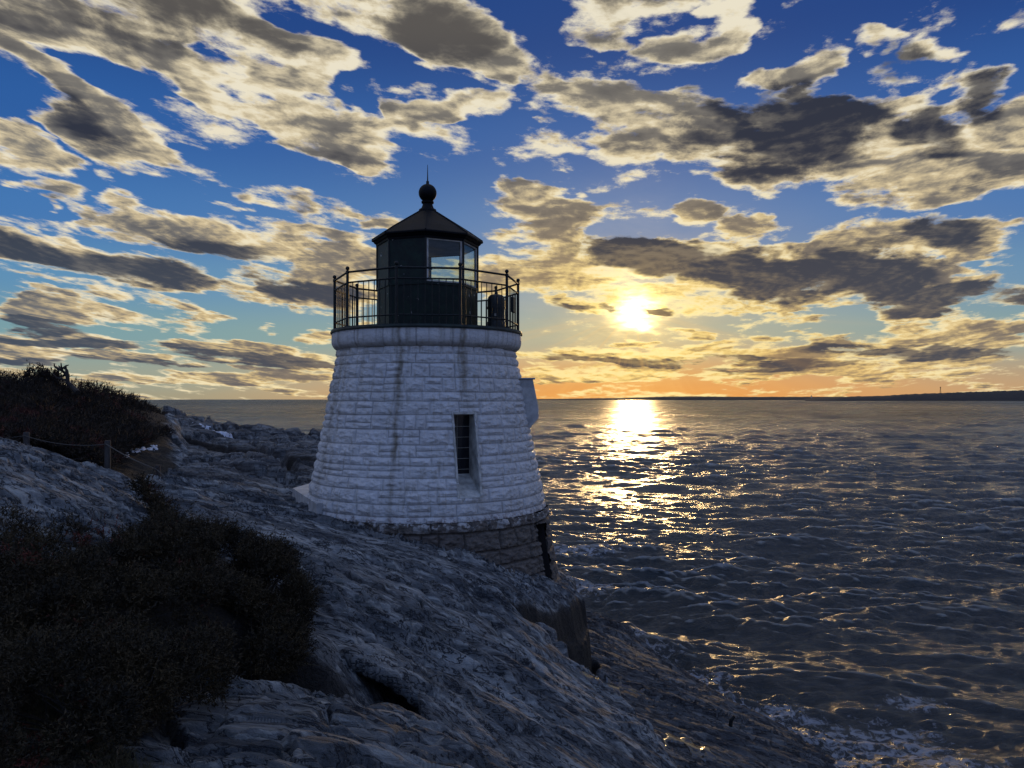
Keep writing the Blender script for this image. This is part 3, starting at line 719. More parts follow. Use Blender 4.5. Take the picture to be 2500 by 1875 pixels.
def granite_mat(nt, b):
    p = objco(nt); jo = attr(nt, 'joint'); bl = attr(nt, 'block'); z = sep(p)[2]
    n = noise(p, 9, 8, .75)
    col = mix(sstep(.3, .7, n), (.055, .048, .043, 1), (.15, .13, .112, 1))
    col = mix(bl, mix(.35, col, (.07, .055, .055, 1)), col)
    pt = sstep(5.55, 5.86, z)*sstep(.50, .58, noise(p, 5, 5, .7))
    col = mix(jo*.45, col, (.04, .032, .03, 1)); col = mix(pt*.8, col, (.5, .5, .5, 1))
    setin(nt, b, 'Base Color', col); b.inputs['Roughness'].default_value = .85
    bump(nt, b, noise(p, 11, 7, .7), .05, .9)
M['white'] = material('white_painted_stone', white_mat); M['granite'] = material('brown_granite', granite_mat)
rsw = np.random.RandomState(11)
def courses(z0, z1, lo, hi):
    zs = [z0]
    while zs[-1] < z1: zs.append(zs[-1]+rsw.uniform(lo, hi))
    out = []
    for _ in zs:
        th = [-PI+rsw.uniform(0, .1)]
        while th[-1] < PI: th.append(th[-1]+rsw.uniform(.09, .33))
        out.append(np.array(th))
    return np.array(zs), out
def wall(name, z0, z1, dz, mat, lo, hi, jd, face, rough, seed):
    th = np.concatenate([np.linspace(-115, 115, 620, endpoint=False), np.linspace(115, 245, 90, endpoint=False)])*PI/180
    zz = np.arange(z0, z1+dz*.5, dz)
    T, Z = np.meshgrid(th, zz); Tn = (T+PI) % (2*PI)-PI
    if name == 'granite_base': Z = Z+ss(.25, 0, z1-Z)*0
    zc, cs = courses(z0-.3, z1+.6, lo, hi)
    Zw = Z+.010*pn(T*5, Z*3, seed)
    ci = np.clip(np.searchsorted(zc, Zw, side='right')-1, 0, len(zc)-2)
    h0 = zc[ci]; h1 = zc[ci+1]
    e = np.zeros_like(T); bid = np.zeros_like(T); ev = np.zeros_like(T); eh = np.zeros_like(T); Rw = rad(Z)
    for c in range(len(zc)-1):
        mk = ci == c
        if not mk.any(): continue
        b = cs[c]; t = Tn[mk]+.004*pn(Z[mk]*9, T[mk]*3, seed+1); bi = np.clip(np.searchsorted(b, t, side='right')-1, 0, len(b)-2)
        dl = (t-b[bi])*Rw[mk]; dr_ = (b[bi+1]-t)*Rw[mk]
        lo_, hi_ = h0[mk], h1[mk]
        split = (cell(bi+c*7, c+seed) < (.34 if name == 'stone_wall' else .08)) & (hi_-lo_ > .24)       # a block in two thin pieces
        midz = lo_+(hi_-lo_)*(.42+.16*cell(bi*3+1, c))
        up = split & (Zw[mk] > midz); lo_ = np.where(up, midz, lo_); hi_ = np.where(split & ~up, midz, hi_)
        eh[mk] = np.minimum(dl, dr_); ev[mk] = np.minimum(Zw[mk]-lo_, hi_-Zw[mk]); bid[mk] = bi*13+c*101+up*7
    d = np.minimum(eh, ev)
    groove = ss(.022, .0, d)
    pil = ss(0, .09 if name == 'stone_wall' else .045, d)
    cv = cell(bid, 3)
    nx = T*Rw
    dz_ = pil*face*(.4+1.0*cv)+rough*pil*(fbm(nx*3.2+cv*50, Z*4.6, 5, seed+2, .6))+rough*.55*pil*ridged(nx*2.2+cv*31, Z*5+nx*.6, 3, seed+5)
    # each block is chipped off on a slope of its own
    dz_ += pil*rough*.9*(ev-.1)*(cell(bid, 9)-.3)*4
    dz_ -= jd*groove
    keepz = ss(0, .03, z1-Z) if name != 'granite_base' else 1
    R = Rw+dz_*keepz
    X = AX+R*np.sin(T); Y = AY-R*np.cos(T)
    F = grid_faces(len(zz), len(th), True)
    drop = np.zeros(T.shape, bool)
    for o in (WIN, SLOT):
        drop |= (np.abs(Rw*np.sin(T-o['th'])) < o['w']) & (np.cos(T-o['th']) > 0) & (Z > o['z0']) & (Z < o['z1'])
    F = F[~drop.ravel()[F].all(1)]
    me = np_mesh(name, np.c_[X.ravel(), Y.ravel(), Z.ravel()], F)
    st = np.zeros_like(T)
    for (deg, wd, ztop, zbot, k) in ((-13.5,.13,10.2,5.8,.85),(-15.5,.07,10.2,7.6,.6),(-9,.05,10.2,8.8,.5),(22.5,.16,10.3,8.3,1.0),(20,.06,10.3,8.6,.9),(25,.30,8.9,8.3,.35),(26,.33,6.7,5.8,.6),(23,.05,6.6,5.6,.8),
                                     (-60,.30,10.3,6.0,.65),(-52,.10,10.3,6.4,.55),(-75,.5,10.3,8.2,.5),(-38,.08,10.1,7.0,.35),(58,.07,9.9,9.0,.6),(-28,.35,10.2,8.9,.25),(5,.06,10.1,8.8,.25)):
        t0 = R_(deg+4)+.018*pn(Z*2.1, deg)+.007*pn(Z*9, deg+3)
        a = np.abs(Rw*np.sin(T-t0)); a = np.where(np.cos(T-t0) > 0, a, 9)
        lv = ss(zbot-.5, zbot+1.2, Z)*(Z <= ztop)
        st = np.maximum(st, k*ss(wd, 0, a*(1+.5*pn(nx*9, Z*2.2, 91)))*lv*np.clip(.85+.55*pn(nx*5, Z*1.4, 92)+.3*pn(nx*20, Z*9, 93), 0, 1.2))
    for nm, arr in (('stain', st), ('joint', groove*(.35+.65*ss(-.1, .35, fbm(nx*.9, Z*.9, 2, 95)))), ('block', cell(bid, 5))):
        a_ = me.attributes.new(nm, 'FLOAT', 'POINT'); a_.data.foreach_set('value', np.asarray(arr, np.float32).ravel())
    return link(name, me, mat, ROOT, smooth=True)
wall('stone_wall', ZB, 10.0, .0125, M['white'], .20, .37, .018, .012, .050, 3)
wall('granite_base', 2.2, ZB, .016, M['granite'], .34, .50, .020, .05, .085, 23)

def recess(o, depth, jm, pm, nm):
    """the splayed hole through the wall: jambs, lintel, sloping sill, pane"""
    th, w, z0, z1 = o['th'], o['w'], o['z0'], o['z1']
    def q(t, r, z):
        n = Vector((math.sin(th), -math.cos(th), 0)); u = Vector((math.cos(th), math.sin(th), 0))
        return Vector((AX, AY, 0))+n*r+u*t+Vector((0, 0, z))
    rt = float(rad(z1)); rb = float(rad(z0)); ri = rt-depth; zg = z0+(.50 if nm == 'window' else 0)
    f = MB()
    for s in (-1, 1):
        f.prism([q(s*(w-.004), rt+.012, z1+.02), q(s*(w-.004), rb+.012, z0), q(s*(w-.004), ri, z0), q(s*(w-.004), ri, z1+.02)], q(s*.05, 0, 0)-q(0, 0, 0))
    f.prism([q(-w, rt+.012, z1-.003), q(w, rt+.012, z1-.003), q(w, ri, z1-.003), q(-w, ri, z1-.003)], (0, 0, .05))
    f.prism([q(-w, rb+.012, z0+.004), q(w, rb+.012, z0+.004), q(w, ri, zg), q(-w, ri, zg)], (0, 0, -.06))
    fo = f.build(nm, jm, ROOT)
    p = MB(); p.prism([q(-w, ri+.01, z0), q(w, ri+.01, z0), q(w, ri+.01, z1), q(-w, ri+.01, z1)], q(0, -.03, 0)-q(0, 0, 0))
    po = p.build('pane' if nm == 'window' else 'dark_back', pm, fo)
    if nm == 'window':
        g_ = MB()
        g_.tube([q(-.06, ri+.03, zg-.1), q(-.06, ri+.03, z1)], .008, 6)
        for k in range(6): g_.tube([q(-w, ri+.03, zg+.26*(k+.4)), q(w, ri+.03, zg+.26*(k+.4))], .006, 6)
        g_.build('glazing_bars', M['graylin'], fo)
def dark_glass(nt, b):
    setin(nt, b, 'Base Color', (.006, .008, .014, 1)); b.inputs['Roughness'].default_value = .12
M['dkglass'] = material('dark_window_glass', dark_glass)
M['reveal'] = simple('grimy_white_plaster', (.36, .36, .34), .7, 0, 5, .35, .006)
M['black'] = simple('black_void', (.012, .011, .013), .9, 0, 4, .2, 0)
recess(WIN, .34, M['reveal'], M['dkglass'], 'window')
recess(SLOT, .35, M['black'], M['black'], 'foot_slot')

def cornice():
    th = np.linspace(-PI, PI, 520, endpoint=False)
    prof = [(2.30, 9.965), (2.375, 9.975), (2.405, 9.99), (2.455, 10.03), (2.495, 10.08), (2.518, 10.14), (2.528, 10.2), (2.530, 10.26), (2.526, 10.34), (2.520, 10.40), (2.505, 10.425), (2.3, 10.43)]
    zz = np.interp(np.linspace(0, 11, 60), range(12), [p_[1] for p_ in prof]); rr = np.interp(np.linspace(0, 11, 60), range(12), [p_[0] for p_ in prof])
    T, Z = np.meshgrid(th, zz); Rw = rr[:, None]*np.ones_like(T)
    N = 36; t = (T/(2*PI)*N+.12*np.floor(T)) ; fr = np.abs((t+.5) % 1-.5)*2*PI/N*2.52
    gr = ss(.014, 0, fr)
    R = Rw-.012*gr+.008*fbm(T*20, Z*8, 4, 33)
    me = np_mesh('cornice', np.c_[(AX+R*np.sin(T)).ravel(), (AY-R*np.cos(T)).ravel(), Z.ravel()], grid_faces(60, len(th), True))
    st = np.zeros_like(T)
    for (deg, wd, k) in ((-13.5,.09,.9),(-17,.05,.6),(-9.5,.05,.7),(22.5,.09,1.0),(20.5,.05,.8),(-60,.15,.6),(-40,.05,.7),(-27,.04,.5),(3,.03,.5),(38,.06,.6),(50,.05,.4),(-80,.4,.5),(66,.05,.5),(11,.03,.5)):
        a = np.abs(2.5*np.sin(T-R_(deg+4)-.01*pn(Z*9, deg))); a = np.where(np.cos(T-R_(deg+4)) > 0, a, 9); st = np.maximum(st, k*ss(wd, 0, a))
    st = np.maximum(st, .55*ss(10.14, 10.0, Z+.05*fbm(T*8, Z*2, 3, 35)))
    for nm, arr in (('stain', st), ('joint', gr), ('block', .5+.5*fbm(T*6, Z, 3, 37))):
        a_ = me.attributes.new(nm, 'FLOAT', 'POINT'); a_.data.foreach_set('value', np.asarray(arr, np.float32).ravel())
    return link('cornice', me, M['white'], ROOT, smooth=True)
cornice()
MB().lathe([(2.2, 10.405), (2.535, 10.415), (2.560, 10.425), (2.562, 10.455), (2.545, 10.48), (2.54, 10.505), (.5, 10.51)], (AX, AY, 0), 120).build('gallery_deck', M['deckm'], ROOT)

# lantern room
LT = R_(4.2); LR = 1.35
def lv(k, R=LR, z=0): a = LT+k*PI/4; return wallpt(a, R, z)
def panel_mat(nt, b):
    p = objco(nt); n = noise(p, 4, 6, .65); s = noise(vmap(p, sc=(7, 7, .8)), 1.6, 6, .7)
    col = mix(sstep(.35, .7, n), (.004, .009, .010, 1), (.008, .022, .017, 1))
    col = mix(sstep(.62, .72, s)*.6, col, (.035, .045, .04, 1))
    ch = sstep(.70, .712, noise(p, 6.5, 3, .5)); col = mix(ch, col, (.30, .31, .32, 1))
    setin(nt, b, 'Base Color', col); b.inputs['Roughness'].default_value = .5; b.inputs['Specular IOR Level'].default_value = .2; bump(nt, b, n, .02, .6)
M['panel'] = material('dark_green_painted_iron', panel_mat)
lp = MB()
lp.lathe([(LR, 10.50), (LR, 11.66)], (AX, AY, 0), 8, LT, False, False)
lp.lathe([(LR-.05, 10.52), (LR-.05, 11.66)], (AX, AY, 0), 8, LT, False, False)
for z_, e_ in ((10.50, .035), (10.62, 0), (11.62, .03)):
    if e_: lp.lathe([(LR-.03, z_), (LR+e_, z_+.005), (LR+e_, z_+.07), (LR-.03, z_+.08)], (AX, AY, 0), 8, LT)
lp.build('lantern_wall', M['panel'], ROOT)
# blind panels on the landward sides
for k in (-1, -2, -3):
    bp = MB(); a, b_ = lv(k), lv(k+1); n_ = Vector((a.x+b_.x-2*AX, a.y+b_.y-2*AY, 0)).normalized()
    bp.prism([Vector((a.x, a.y, 11.69)), Vector((b_.x, b_.y, 11.69)), Vector((b_.x, b_.y, 12.80)), Vector((a.x, a.y, 12.80))], n_*-.03)
    bp.build('blind_panel', M['panel'], ROOT)
    ln = MB(); i_ = n_*-.034
    ln.prism([Vector((a.x, a.y, 11.7))+i_, Vector((b_.x, b_.y, 11.7))+i_, Vector((b_.x, b_.y, 12.78))+i_, Vector((a.x, a.y, 12.78))+i_], n_*-.01).build('lining', M['graylin'], ROOT)
def glass_mat(nt, b):
    nt.nodes.remove(b); o = nt.nodes['Material Output']
    tr = nt.nodes.new('ShaderNodeBsdfTransparent'); tr.inputs[0].default_value = (.86, .90, .90, 1)
    gl = nt.nodes.new('ShaderNodeBsdfGlossy'); gl.inputs['Roughness'].default_value = .03
    fr_ = nt.nodes.new('ShaderNodeLayerWeight'); fr = S.m('POWER', S(fr_.outputs['Facing']), 4.0)*.45+.03
    mx = nt.nodes.new('ShaderNodeMixShader'); nt.links.new(fr.k, mx.inputs[0]); nt.links.new(tr.outputs[0], mx.inputs[1]); nt.links.new(gl.outputs[0], mx.inputs[2])
    nt.links.new(mx.outputs[0], o.inputs[0])
def glass_build(nt, b): glass_mat(nt, b)
M['glass'] = material('lantern_glass', glass_build)
for k in range(5):
    a, b_ = lv(k, LR-.02), lv(k+1, LR-.02)
    w_ = MB(); n_ = Vector((a.x+b_.x-2*AX, a.y+b_.y-2*AY, 0)).normalized(); u = (b_-a).normalized()
    # the window frame: head, sill, two jambs
    for (p0, p1) in ((a+u*.02, a+u*.07), (b_-u*.07, b_-u*.02)):
        w_.prism([Vector((p0.x, p0.y, 11.70)), Vector((p1.x, p1.y, 11.70)), Vector((p1.x, p1.y, 12.80)), Vector((p0.x, p0.y, 12.80))], n_*-.05)
    for (za, zb) in ((11.70, 11.735), (12.76, 12.80)):
        p0, p1 = a+u*.071, b_-u*.071
        w_.prism([Vector((p0.x, p0.y, za)), Vector((p1.x, p1.y, za)), Vector((p1.x, p1.y, zb)), Vector((p0.x, p0.y, zb))], n_*-.05)
    wo = w_.build('lantern_window', M['panel'] if k not in (0, 1) else M['reveal'], ROOT)
    p0, p1 = a+u*.07-n_*.03, b_-u*.07-n_*.03
    MB().prism([Vector((p0.x, p0.y, 11.735)), Vector((p1.x, p1.y, 11.735)), Vector((p1.x, p1.y, 12.76)), Vector((p0.x, p0.y, 12.76))], n_*-.008).build('pane', M['glass'], wo)
for k in range(8):
    MB().tube([lv(k, LR, 11.69), lv(k, LR, 12.80)], .026, 8).build('corner_bar', M['iron'], ROOT)
MB().lathe([(1.28, 12.775), (1.28, 12.79)], (AX, AY, 0), 8, LT).build('ceiling', M['graylin'], ROOT)
rf = MB()
rf.lathe([(1.30, 12.792), (1.375, 12.80), (1.385, 12.85), (1.42, 12.87), (1.45, 12.915), (1.495, 12.93), (1.50, 12.965), (1.485, 12.985), (1.16, 13.20), (.24, 13.76)], (AX, AY, 0), 8, LT)
for k in range(8): rf.tube([lv(k, 1.49, 12.985), lv(k, 1.16, 13.205), lv(k, .24, 13.765)], .016, 6)
roof = rf.build('roof', M['roofm'], ROOT)
MB().lathe([(.235, 13.74), (.24, 13.79), (.225, 13.82), (.17, 13.85), (.14, 13.93), (.13, 13.98), (.165, 13.99), (.17, 14.03), (.14, 14.045), (.15, 14.06)], (AX, AY, 0), 32).sphere((AX, AY, 14.265), .243, 32, 20).build('ventilator_ball', M['roofm'], roof, True)
MB().lathe([(.045, 14.49), (.04, 14.58), (.018, 14.60), (.012, 14.8), (.006, 15.03)], (AX, AY, 0), 10).build('lightning_rod', M['iron'], roof, True)

# gallery railing: ten-sided
NR = 10; RT = R_(24.7); RRd = 2.46
def rv(k, z, R=RRd): return wallpt(RT+k*2*PI/NR, R, z)
railing = None
for z_, r_ in ((11.86, .027), (11.60, .022), (10.73, .019)):
    rail = MB(); rail.tube([rv(k, z_) for k in range(NR+1)], r_, 8)
    o = rail.build('railing' if railing is None else 'rail', M['iron'], railing or ROOT, True); railing = railing or o
for k in range(NR):
    m_ = MB(); m_.tube([rv(k, 10.50), rv(k, 11.90)], .036, 10).sphere(rv(k, 11.955), .052, 14, 8).tube([rv(k, 11.83), rv(k, 11.89)], .045, 10).tube([rv(k, 10.505), rv(k, 10.53)], .06, 10)
    m_.build('rail_post', M['iron'], railing, True)
bal = None
for k in range(NR):
    for j in range(1, 9):
        a, b_ = rv(k, 10.51), rv(k+1, 10.51); p = a.lerp(b_, j/9)
        if bal is None:
            bb = MB(); bb.tube([(0, 0, 0), (0, 0, 1.09)], .0125, 6); bal = bb.build('baluster', M['iron'], railing); o = bal
        else:
            o = bal.copy(); C.objects.link(o)
        o.parent = railing; o.matrix_parent_inverse = Matrix(); o.location = (p.x, p.y, p.z)
# small box fixed to the rail at the right
a_ = rv(2, 11.2).lerp(rv(1, 11.2), .45)
MB().box(a_, (.30, .07, .40), RT+R_(54), bev=.01).build('rail_box', M['iron'], railing)
# the hooded chute on the seaward side
HT = R_(88); nrm = Vector((math.sin(HT), -math.cos(HT), 0)); tg = Vector((math.cos(HT), math.sin(HT), 0))
hd = MB(); hd.prism([Vector((AX, AY, 0))+nrm*r-tg*.36+Vector((0, 0, z)) for r, z in ((2.35, 9.22), (2.84, 9.235), (2.99, 8.47), (3.0, 8.22), (2.77, 7.95), (2.6, 7.95))], tg*.72)
hood = hd.build('seaward_hood', M['hood'], ROOT)
MB().box(Vector((AX, AY, 9.255))+nrm*2.62, (.56, .80, .03), HT-PI/2).build('hood_lid', M['hood'], hood)
# the landing at the door
pl = MB(); pl.prism([Vector((-6.2, 22, 6.19)), Vector((-4.72, 18.75, 6.19)), Vector((-3.4, 20.4, 6.19)), Vector((-3.4, 23.6, 6.19)), Vector((-6.0, 23.6, 6.19))], (0, 0, -1.4))
tag(pl.build('landing', M['hood']), 'pale concrete landing slab against the left foot of the lighthouse', 'platform')

# fog signal on the gallery
fx, fy, fz = AX+1.845, AY+.30, 10.51
fs = empty('fog_signal', (fx, fy, fz), 'dark domed drum standing on the gallery at the right, behind the railing', 'fog signal')
MB().lathe([(.25, 0), (.25, .30), (.245, .31), (.235, .32), (.235, .66)], (fx, fy, fz), 32).build('drum', M['fog'], fs, True)
MB().lathe([(.25, .66), (.25, .72), (.242, .725), (.242, .90), (.22, .99), (.17, 1.04), (.1, 1.06)], (fx, fy, fz), 32).build('dome_cap', M['fog'], fs, True)
MB().tube([(fx, fy, fz+1.05), (fx, fy, fz+1.10)], .05, 10).sphere((fx, fy, fz+1.11), .045, 12, 8).build('knob', M['fog'], fs, True)
MB().box((fx-.02, fy-.245, fz+.48), (.05, .03, .07)).build('badge', M['graylin'], fs)
# the beacon inside the lantern room
lm = empty('beacon_lamp', (AX+.02, AY-.1, 10.52), 'small beacon on a thin stand inside the glazed lantern room', 'lamp')
MB().tube([(AX+.02, AY-.1, 10.52), (AX+.02, AY-.1, 12.18)], .03, 10).tube([(AX-.12, AY-.1, 12.0), (AX-.12, AY-.1, 12.2)], .012, 6).build('stand', M['iron'], lm)
MB().lathe([(.14, 0), (.16, .02), (.16, .07), (.08, .09), (.08, .12)], (AX-.02, AY-.1, 12.18), 24).tube([(AX+.07, AY-.1, 12.25), (AX+.07, AY-.1, 12.50)], .03, 8).build('lamp_housing', M['iron'], lm, True)
MB().lathe([(.10, .12), (.12, .2), (.10, .30), (.04, .32)], (AX-.05, AY-.1, 12.18), 24).build('lens', M['glass'], lm, True)

# ------------------------------------------------------------------ plants
def leaf_mat(name, c1, c2, c3=None, sc=2.5, k3=.62):
    def f(nt, b):
        p = objco(nt); n = noise(p, sc, 4, .6); n2 = noise(p, sc*9, 2, .5)
        col = mix(sstep(.35, .65, n), c1+(1,), c2+(1,))
        if c3: col = mix(sstep(k3, k3+.06, noise(p, sc*.55, 4, .6)), col, c3+(1,))
        col = mix(sstep(.3, .8, n2)*.5, col, (c1[0]*.4, c1[1]*.4, c1[2]*.4, 1))
        setin(nt, b, 'Base Color', col); b.inputs['Roughness'].default_value = .7; b.inputs['Specular IOR Level'].default_value = .2
    return material(name, f)
M['juniper'] = leaf_mat('juniper_needles', (.012, .011, .008), (.050, .036, .017), (.11, .028, .020))
M['scrub'] = leaf_mat('leafless_scrub', (.016, .013, .012), (.040, .030, .020), (.075, .024, .020), 1.3, .58)
M['grassm'] = leaf_mat('dead_grass', (.05, .045, .025), (.12, .10, .05))
rsv = np.random.RandomState(21)
def rand_dir(n, up=.3):
    v = rsv.normal(size=(n, 3)); v /= np.linalg.norm(v, axis=1)[:, None]; v[:, 2] += up
    return v/np.linalg.norm(v, axis=1)[:, None]
def blades(P0, D, L, W):
    """one narrow triangle at each point"""
    n = len(P0); s = np.cross(D, rsv.normal(size=(n, 3))); s /= np.linalg.norm(s, axis=1)[:, None]+1e-9
    L = np.broadcast_to(L, (n,))[:, None]; W = np.broadcast_to(W, (n,))[:, None]
    V = np.stack([P0-s*W, P0+s*W, P0+D*L], 1).reshape(-1, 3); return V, np.arange(n*3).reshape(-1, 3)
def foliage(lobes, n, blade, bw, sprig=.10, k=9, up=.35, minz=None, cut=None):
    vols = np.array([l[3]*l[4] for l in lobes]); pr = vols/vols.sum()
    li = rsv.choice(len(lobes), n, p=pr); Lb = np.array(lobes, float)[li]
    d = rand_dir(n, .25)
    fr = 1-np.abs(rsv.normal(0, .16, n)); fr = np.clip(fr, .3, 1.03)
    lump = 1+.36*fbm(d[:, 0]*2.2+Lb[:, 0]*3, d[:, 2]*2.2+d[:, 1]*2+Lb[:, 1], 3, 5)
    c = Lb[:, :3]+d*np.stack([Lb[:, 3], Lb[:, 3], Lb[:, 4]], 1)*(fr*lump)[:, None]
    keep = c[:, 2] > ground(c[:, 0], c[:, 1])-.05; c, d = c[keep], d[keep]; n = len(c)
    gap = fbm(c[:, 0]*1.7+c[:, 1]*.8, c[:, 2]*2.4+c[:, 1], 3, 9) > -.15; c, d = c[gap], d[gap]; n = len(c)
    sd_ = d*.6+rand_dir(n, up)*.7; sd_ /= np.linalg.norm(sd_, axis=1)[:, None]
    t = rsv.rand(n, k); ln = sprig*rsv.uniform(.5, 1.5, n)*(1+1.2*(rsv.rand(n) < .12))
    P0 = c[:, None]+sd_[:, None]*(t*ln[:, None])[..., None]
    D = sd_[:, None]*.8+rsv.normal(size=(n, k, 3))*.55; D /= np.linalg.norm(D, axis=-1)[..., None]
    return blades(P0.reshape(-1, 3), D.reshape(-1, 3), blade*rsv.uniform(.5, 1.3, n*k), bw)
def stems(base, lobes, n, r=.012, reach=1.12):
    m = MB()
    for i in range(n):
        l = lobes[rsv.randint(len(lobes))]; d = rand_dir(1, .6)[0]
        e = Vector((l[0]+d[0]*l[3]*reach, l[1]+d[1]*l[3]*reach, l[2]+d[2]*l[4]*reach)); b_ = Vector(base)+Vector((rsv.normal()*.1, rsv.normal()*.1, 0))
        mid = b_.lerp(e, .5)+Vector((rsv.normal()*.12, rsv.normal()*.12, rsv.normal()*.06))
        m.tube([b_, mid, e], [r, r*.6, r*.2], 5, False)
    return m
def gz(x, y): return float(ground(x, y)[0])
def lobe(px, py, Y, rx, rz): p = P(px, py, Y); return (p[0], p[1], p[2], rx, rz)
def shrub(name, label, cat, lobes, n, mat, blade=.045, bw=.006, sprig=.10, k=9, up=.35, group=None, nst=34, r=.010):
    x = float(np.mean([l[0] for l in lobes])); y = float(np.mean([l[1] for l in lobes])); z = gz(x, y)
    root = empty(name, (x, y, z), label, cat, group)
    V, F = foliage(lobes, n, blade, bw, sprig, k, up)
    link('foliage', np_mesh('foliage', V, F), mat, root)
    stems((x, y, z), lobes, nst, r).build('branches', M['dead'], root)
    return root
JG = 'junipers in the left foreground'
shrub('juniper_shrub', 'big rounded dark juniper with red tinged tips at the right end of the junipers', 'shrub',
      [lobe(595,1440,10.4,.80,.62), lobe(672,1475,10.2,.48,.46), lobe(560,1370,11.0,.62,.40), lobe(660,1385,11.2,.42,.30), lobe(698,1500,10.2,.28,.34), lobe(600,1540,9.8,.7,.45)], 13500, M['juniper'], .040, .007, .10, 10, group=JG)
shrub('juniper_shrub', 'dark juniper hump in the middle of the foreground junipers, below the small upright juniper', 'shrub',
      [lobe(410,1400,10,.85,.62), lobe(480,1330,11.4,.6,.32), lobe(330,1440,9.3,.7,.55), lobe(470,1500,9,.75,.5), lobe(400,1310,11.6,.35,.3)], 11500, M['juniper'], .042, .007, .10, 10, group=JG)
shrub('juniper_shrub', 'dark juniper mass at the left edge of the frame, below the grey knoll', 'shrub',
      [lobe(170,1480,8,.75,.50), lobe(30,1480,7.4,.6,.5), lobe(250,1420,9.2,.5,.35), lobe(120,1570,6.9,.7,.45), lobe(280,1530,7.8,.6,.45)], 9000, M['juniper'], .04, .007, .10, 10, group=JG)
shrub('juniper_shrub', 'low black juniper at the bottom left corner of the frame', 'shrub',
      [lobe(260,1670,6.2,.7,.34), lobe(60,1700,5.6,.6,.4), lobe(420,1650,6.9,.55,.3), lobe(150,1790,5.2,.5,.26)], 7500, M['juniper'], .035, .006, .08, 10, group=JG)
shrub('juniper_shrub', 'low dark juniper skirt under the big rounded juniper, above the foreground boulder', 'shrub',
      [lobe(560,1600,8.6,.62,.34), lobe(640,1585,9.2,.50,.36), lobe(480,1620,7.8,.5,.3), lobe(690,1560,9.6,.25,.28)], 6500, M['juniper'], .038, .006, .09, 10, group=JG)
shrub('upright_juniper', 'small upright juniper growing on the rock edge above the foreground junipers', 'shrub',
      [lobe(352,1225,13.6,.20,.24), lobe(368,1250,13.4,.22,.22), lobe(385,1275,13.2,.24,.2), lobe(345,1200,13.8,.10,.16), lobe(410,1292,12.8,.25,.16)], 1300, M['juniper'], .06, .009, .16, 10, .9, nst=8)
shrub('sprig_juniper', 'thin straggly juniper sprigs at the left edge over pale rock', 'shrub',
      [lobe(20,1290,9.5,.12,.3), lobe(60,1330,9.2,.25,.2), lobe(90,1360,9,.25,.18), lobe(10,1370,8.8,.3,.2)], 750, M['juniper'], .05, .007, .15, 9, .9, nst=10)
shrub('sprig_juniper', 'thin straggly juniper sprigs rising over pale rock between the left edge and the upright juniper', 'shrub',
      [lobe(165,1320,10,.2,.2), lobe(140,1350,9.6,.3,.2), lobe(215,1330,10.2,.25,.14), lobe(270,1350,10.6,.5,.22)], 1100, M['juniper'], .05, .007, .15, 9, .9, nst=10)

# the thicket on the hillside: one uncountable mass
def thicket():
    Vs, Fs, off = [], [], 0
    n = 26000
    top = np.array([(-400,905),(0,907),(36,913),(72,908),(96,908),(116,906),(127,912),(136,922),(145,929),(163,934),(174,931),(199,925),(226,925),(271,940),(307,956),(343,972),(371,987),(389,999),(400,1012),(412,1030)], float)+[0, 13]
    px = rsv.uniform(-250, 410, n); t = rsv.rand(n)**.8
    ty = np.interp(px, top[:, 0], top[:, 1]); by = np.interp(px, [-250, 0, 120, 262, 300, 410], [1068, 1068, 1088, 1150, 1100, 1062])
    Yt = np.interp(px, [-250, 120, 350, 412], [31, 32.5, 36, 38.5]); Yb = np.interp(px, [-250, 60, 262, 300, 410], [22, 22.8, 23, 26, 31.5])
    lum = .5*fbm(px*.035, t*5, 3, 15)
    py = ty+(by-ty)*t+lum*14*(1-t*.4); Y = Yt+(Yb-Yt)*t+rsv.normal(0, .25, n)
    c = np.stack([(px-1250)/F_PX*Y, Y, EYE-(py-HOR)/F_PX*Y], 1)
    d = rand_dir(n, .8); d[:, 0] += .35; d /= np.linalg.norm(d, axis=1)[:, None]; k = 9
    P0 = c[:, None]+d[:, None]*(rsv.rand(n, k)*.32)[..., None]
    D = d[:, None]*.9+rsv.normal(size=(n, k, 3))*.5; D /= np.linalg.norm(D, axis=-1)[..., None]
    V, F = blades(P0.reshape(-1, 3), D.reshape(-1, 3), .17*rsv.uniform(.4, 1.4, n*k), .013)
    Vs.append(V); Fs.append(F); off = len(V)
    # long bare twigs that break the skyline
    m2 = 2600; i = rsv.choice(n, m2); i = i[t[i] < .5]; d2 = rand_dir(len(i), 1.3); d2[:, 0] -= .3; d2 /= np.linalg.norm(d2, axis=1)[:, None]
    V, F = blades(c[i], d2, rsv.uniform(.2, .62, len(i)), .010); Vs.append(V); Fs.append(F+off)
    o = link('hillside_thicket', np_mesh('thicket', np.concatenate(Vs), np.concatenate(Fs)), M['scrub']); tag(o, 'dark reddish brown leafless thicket covering the hillside at the left', 'thicket', kind='stuff')
thicket()
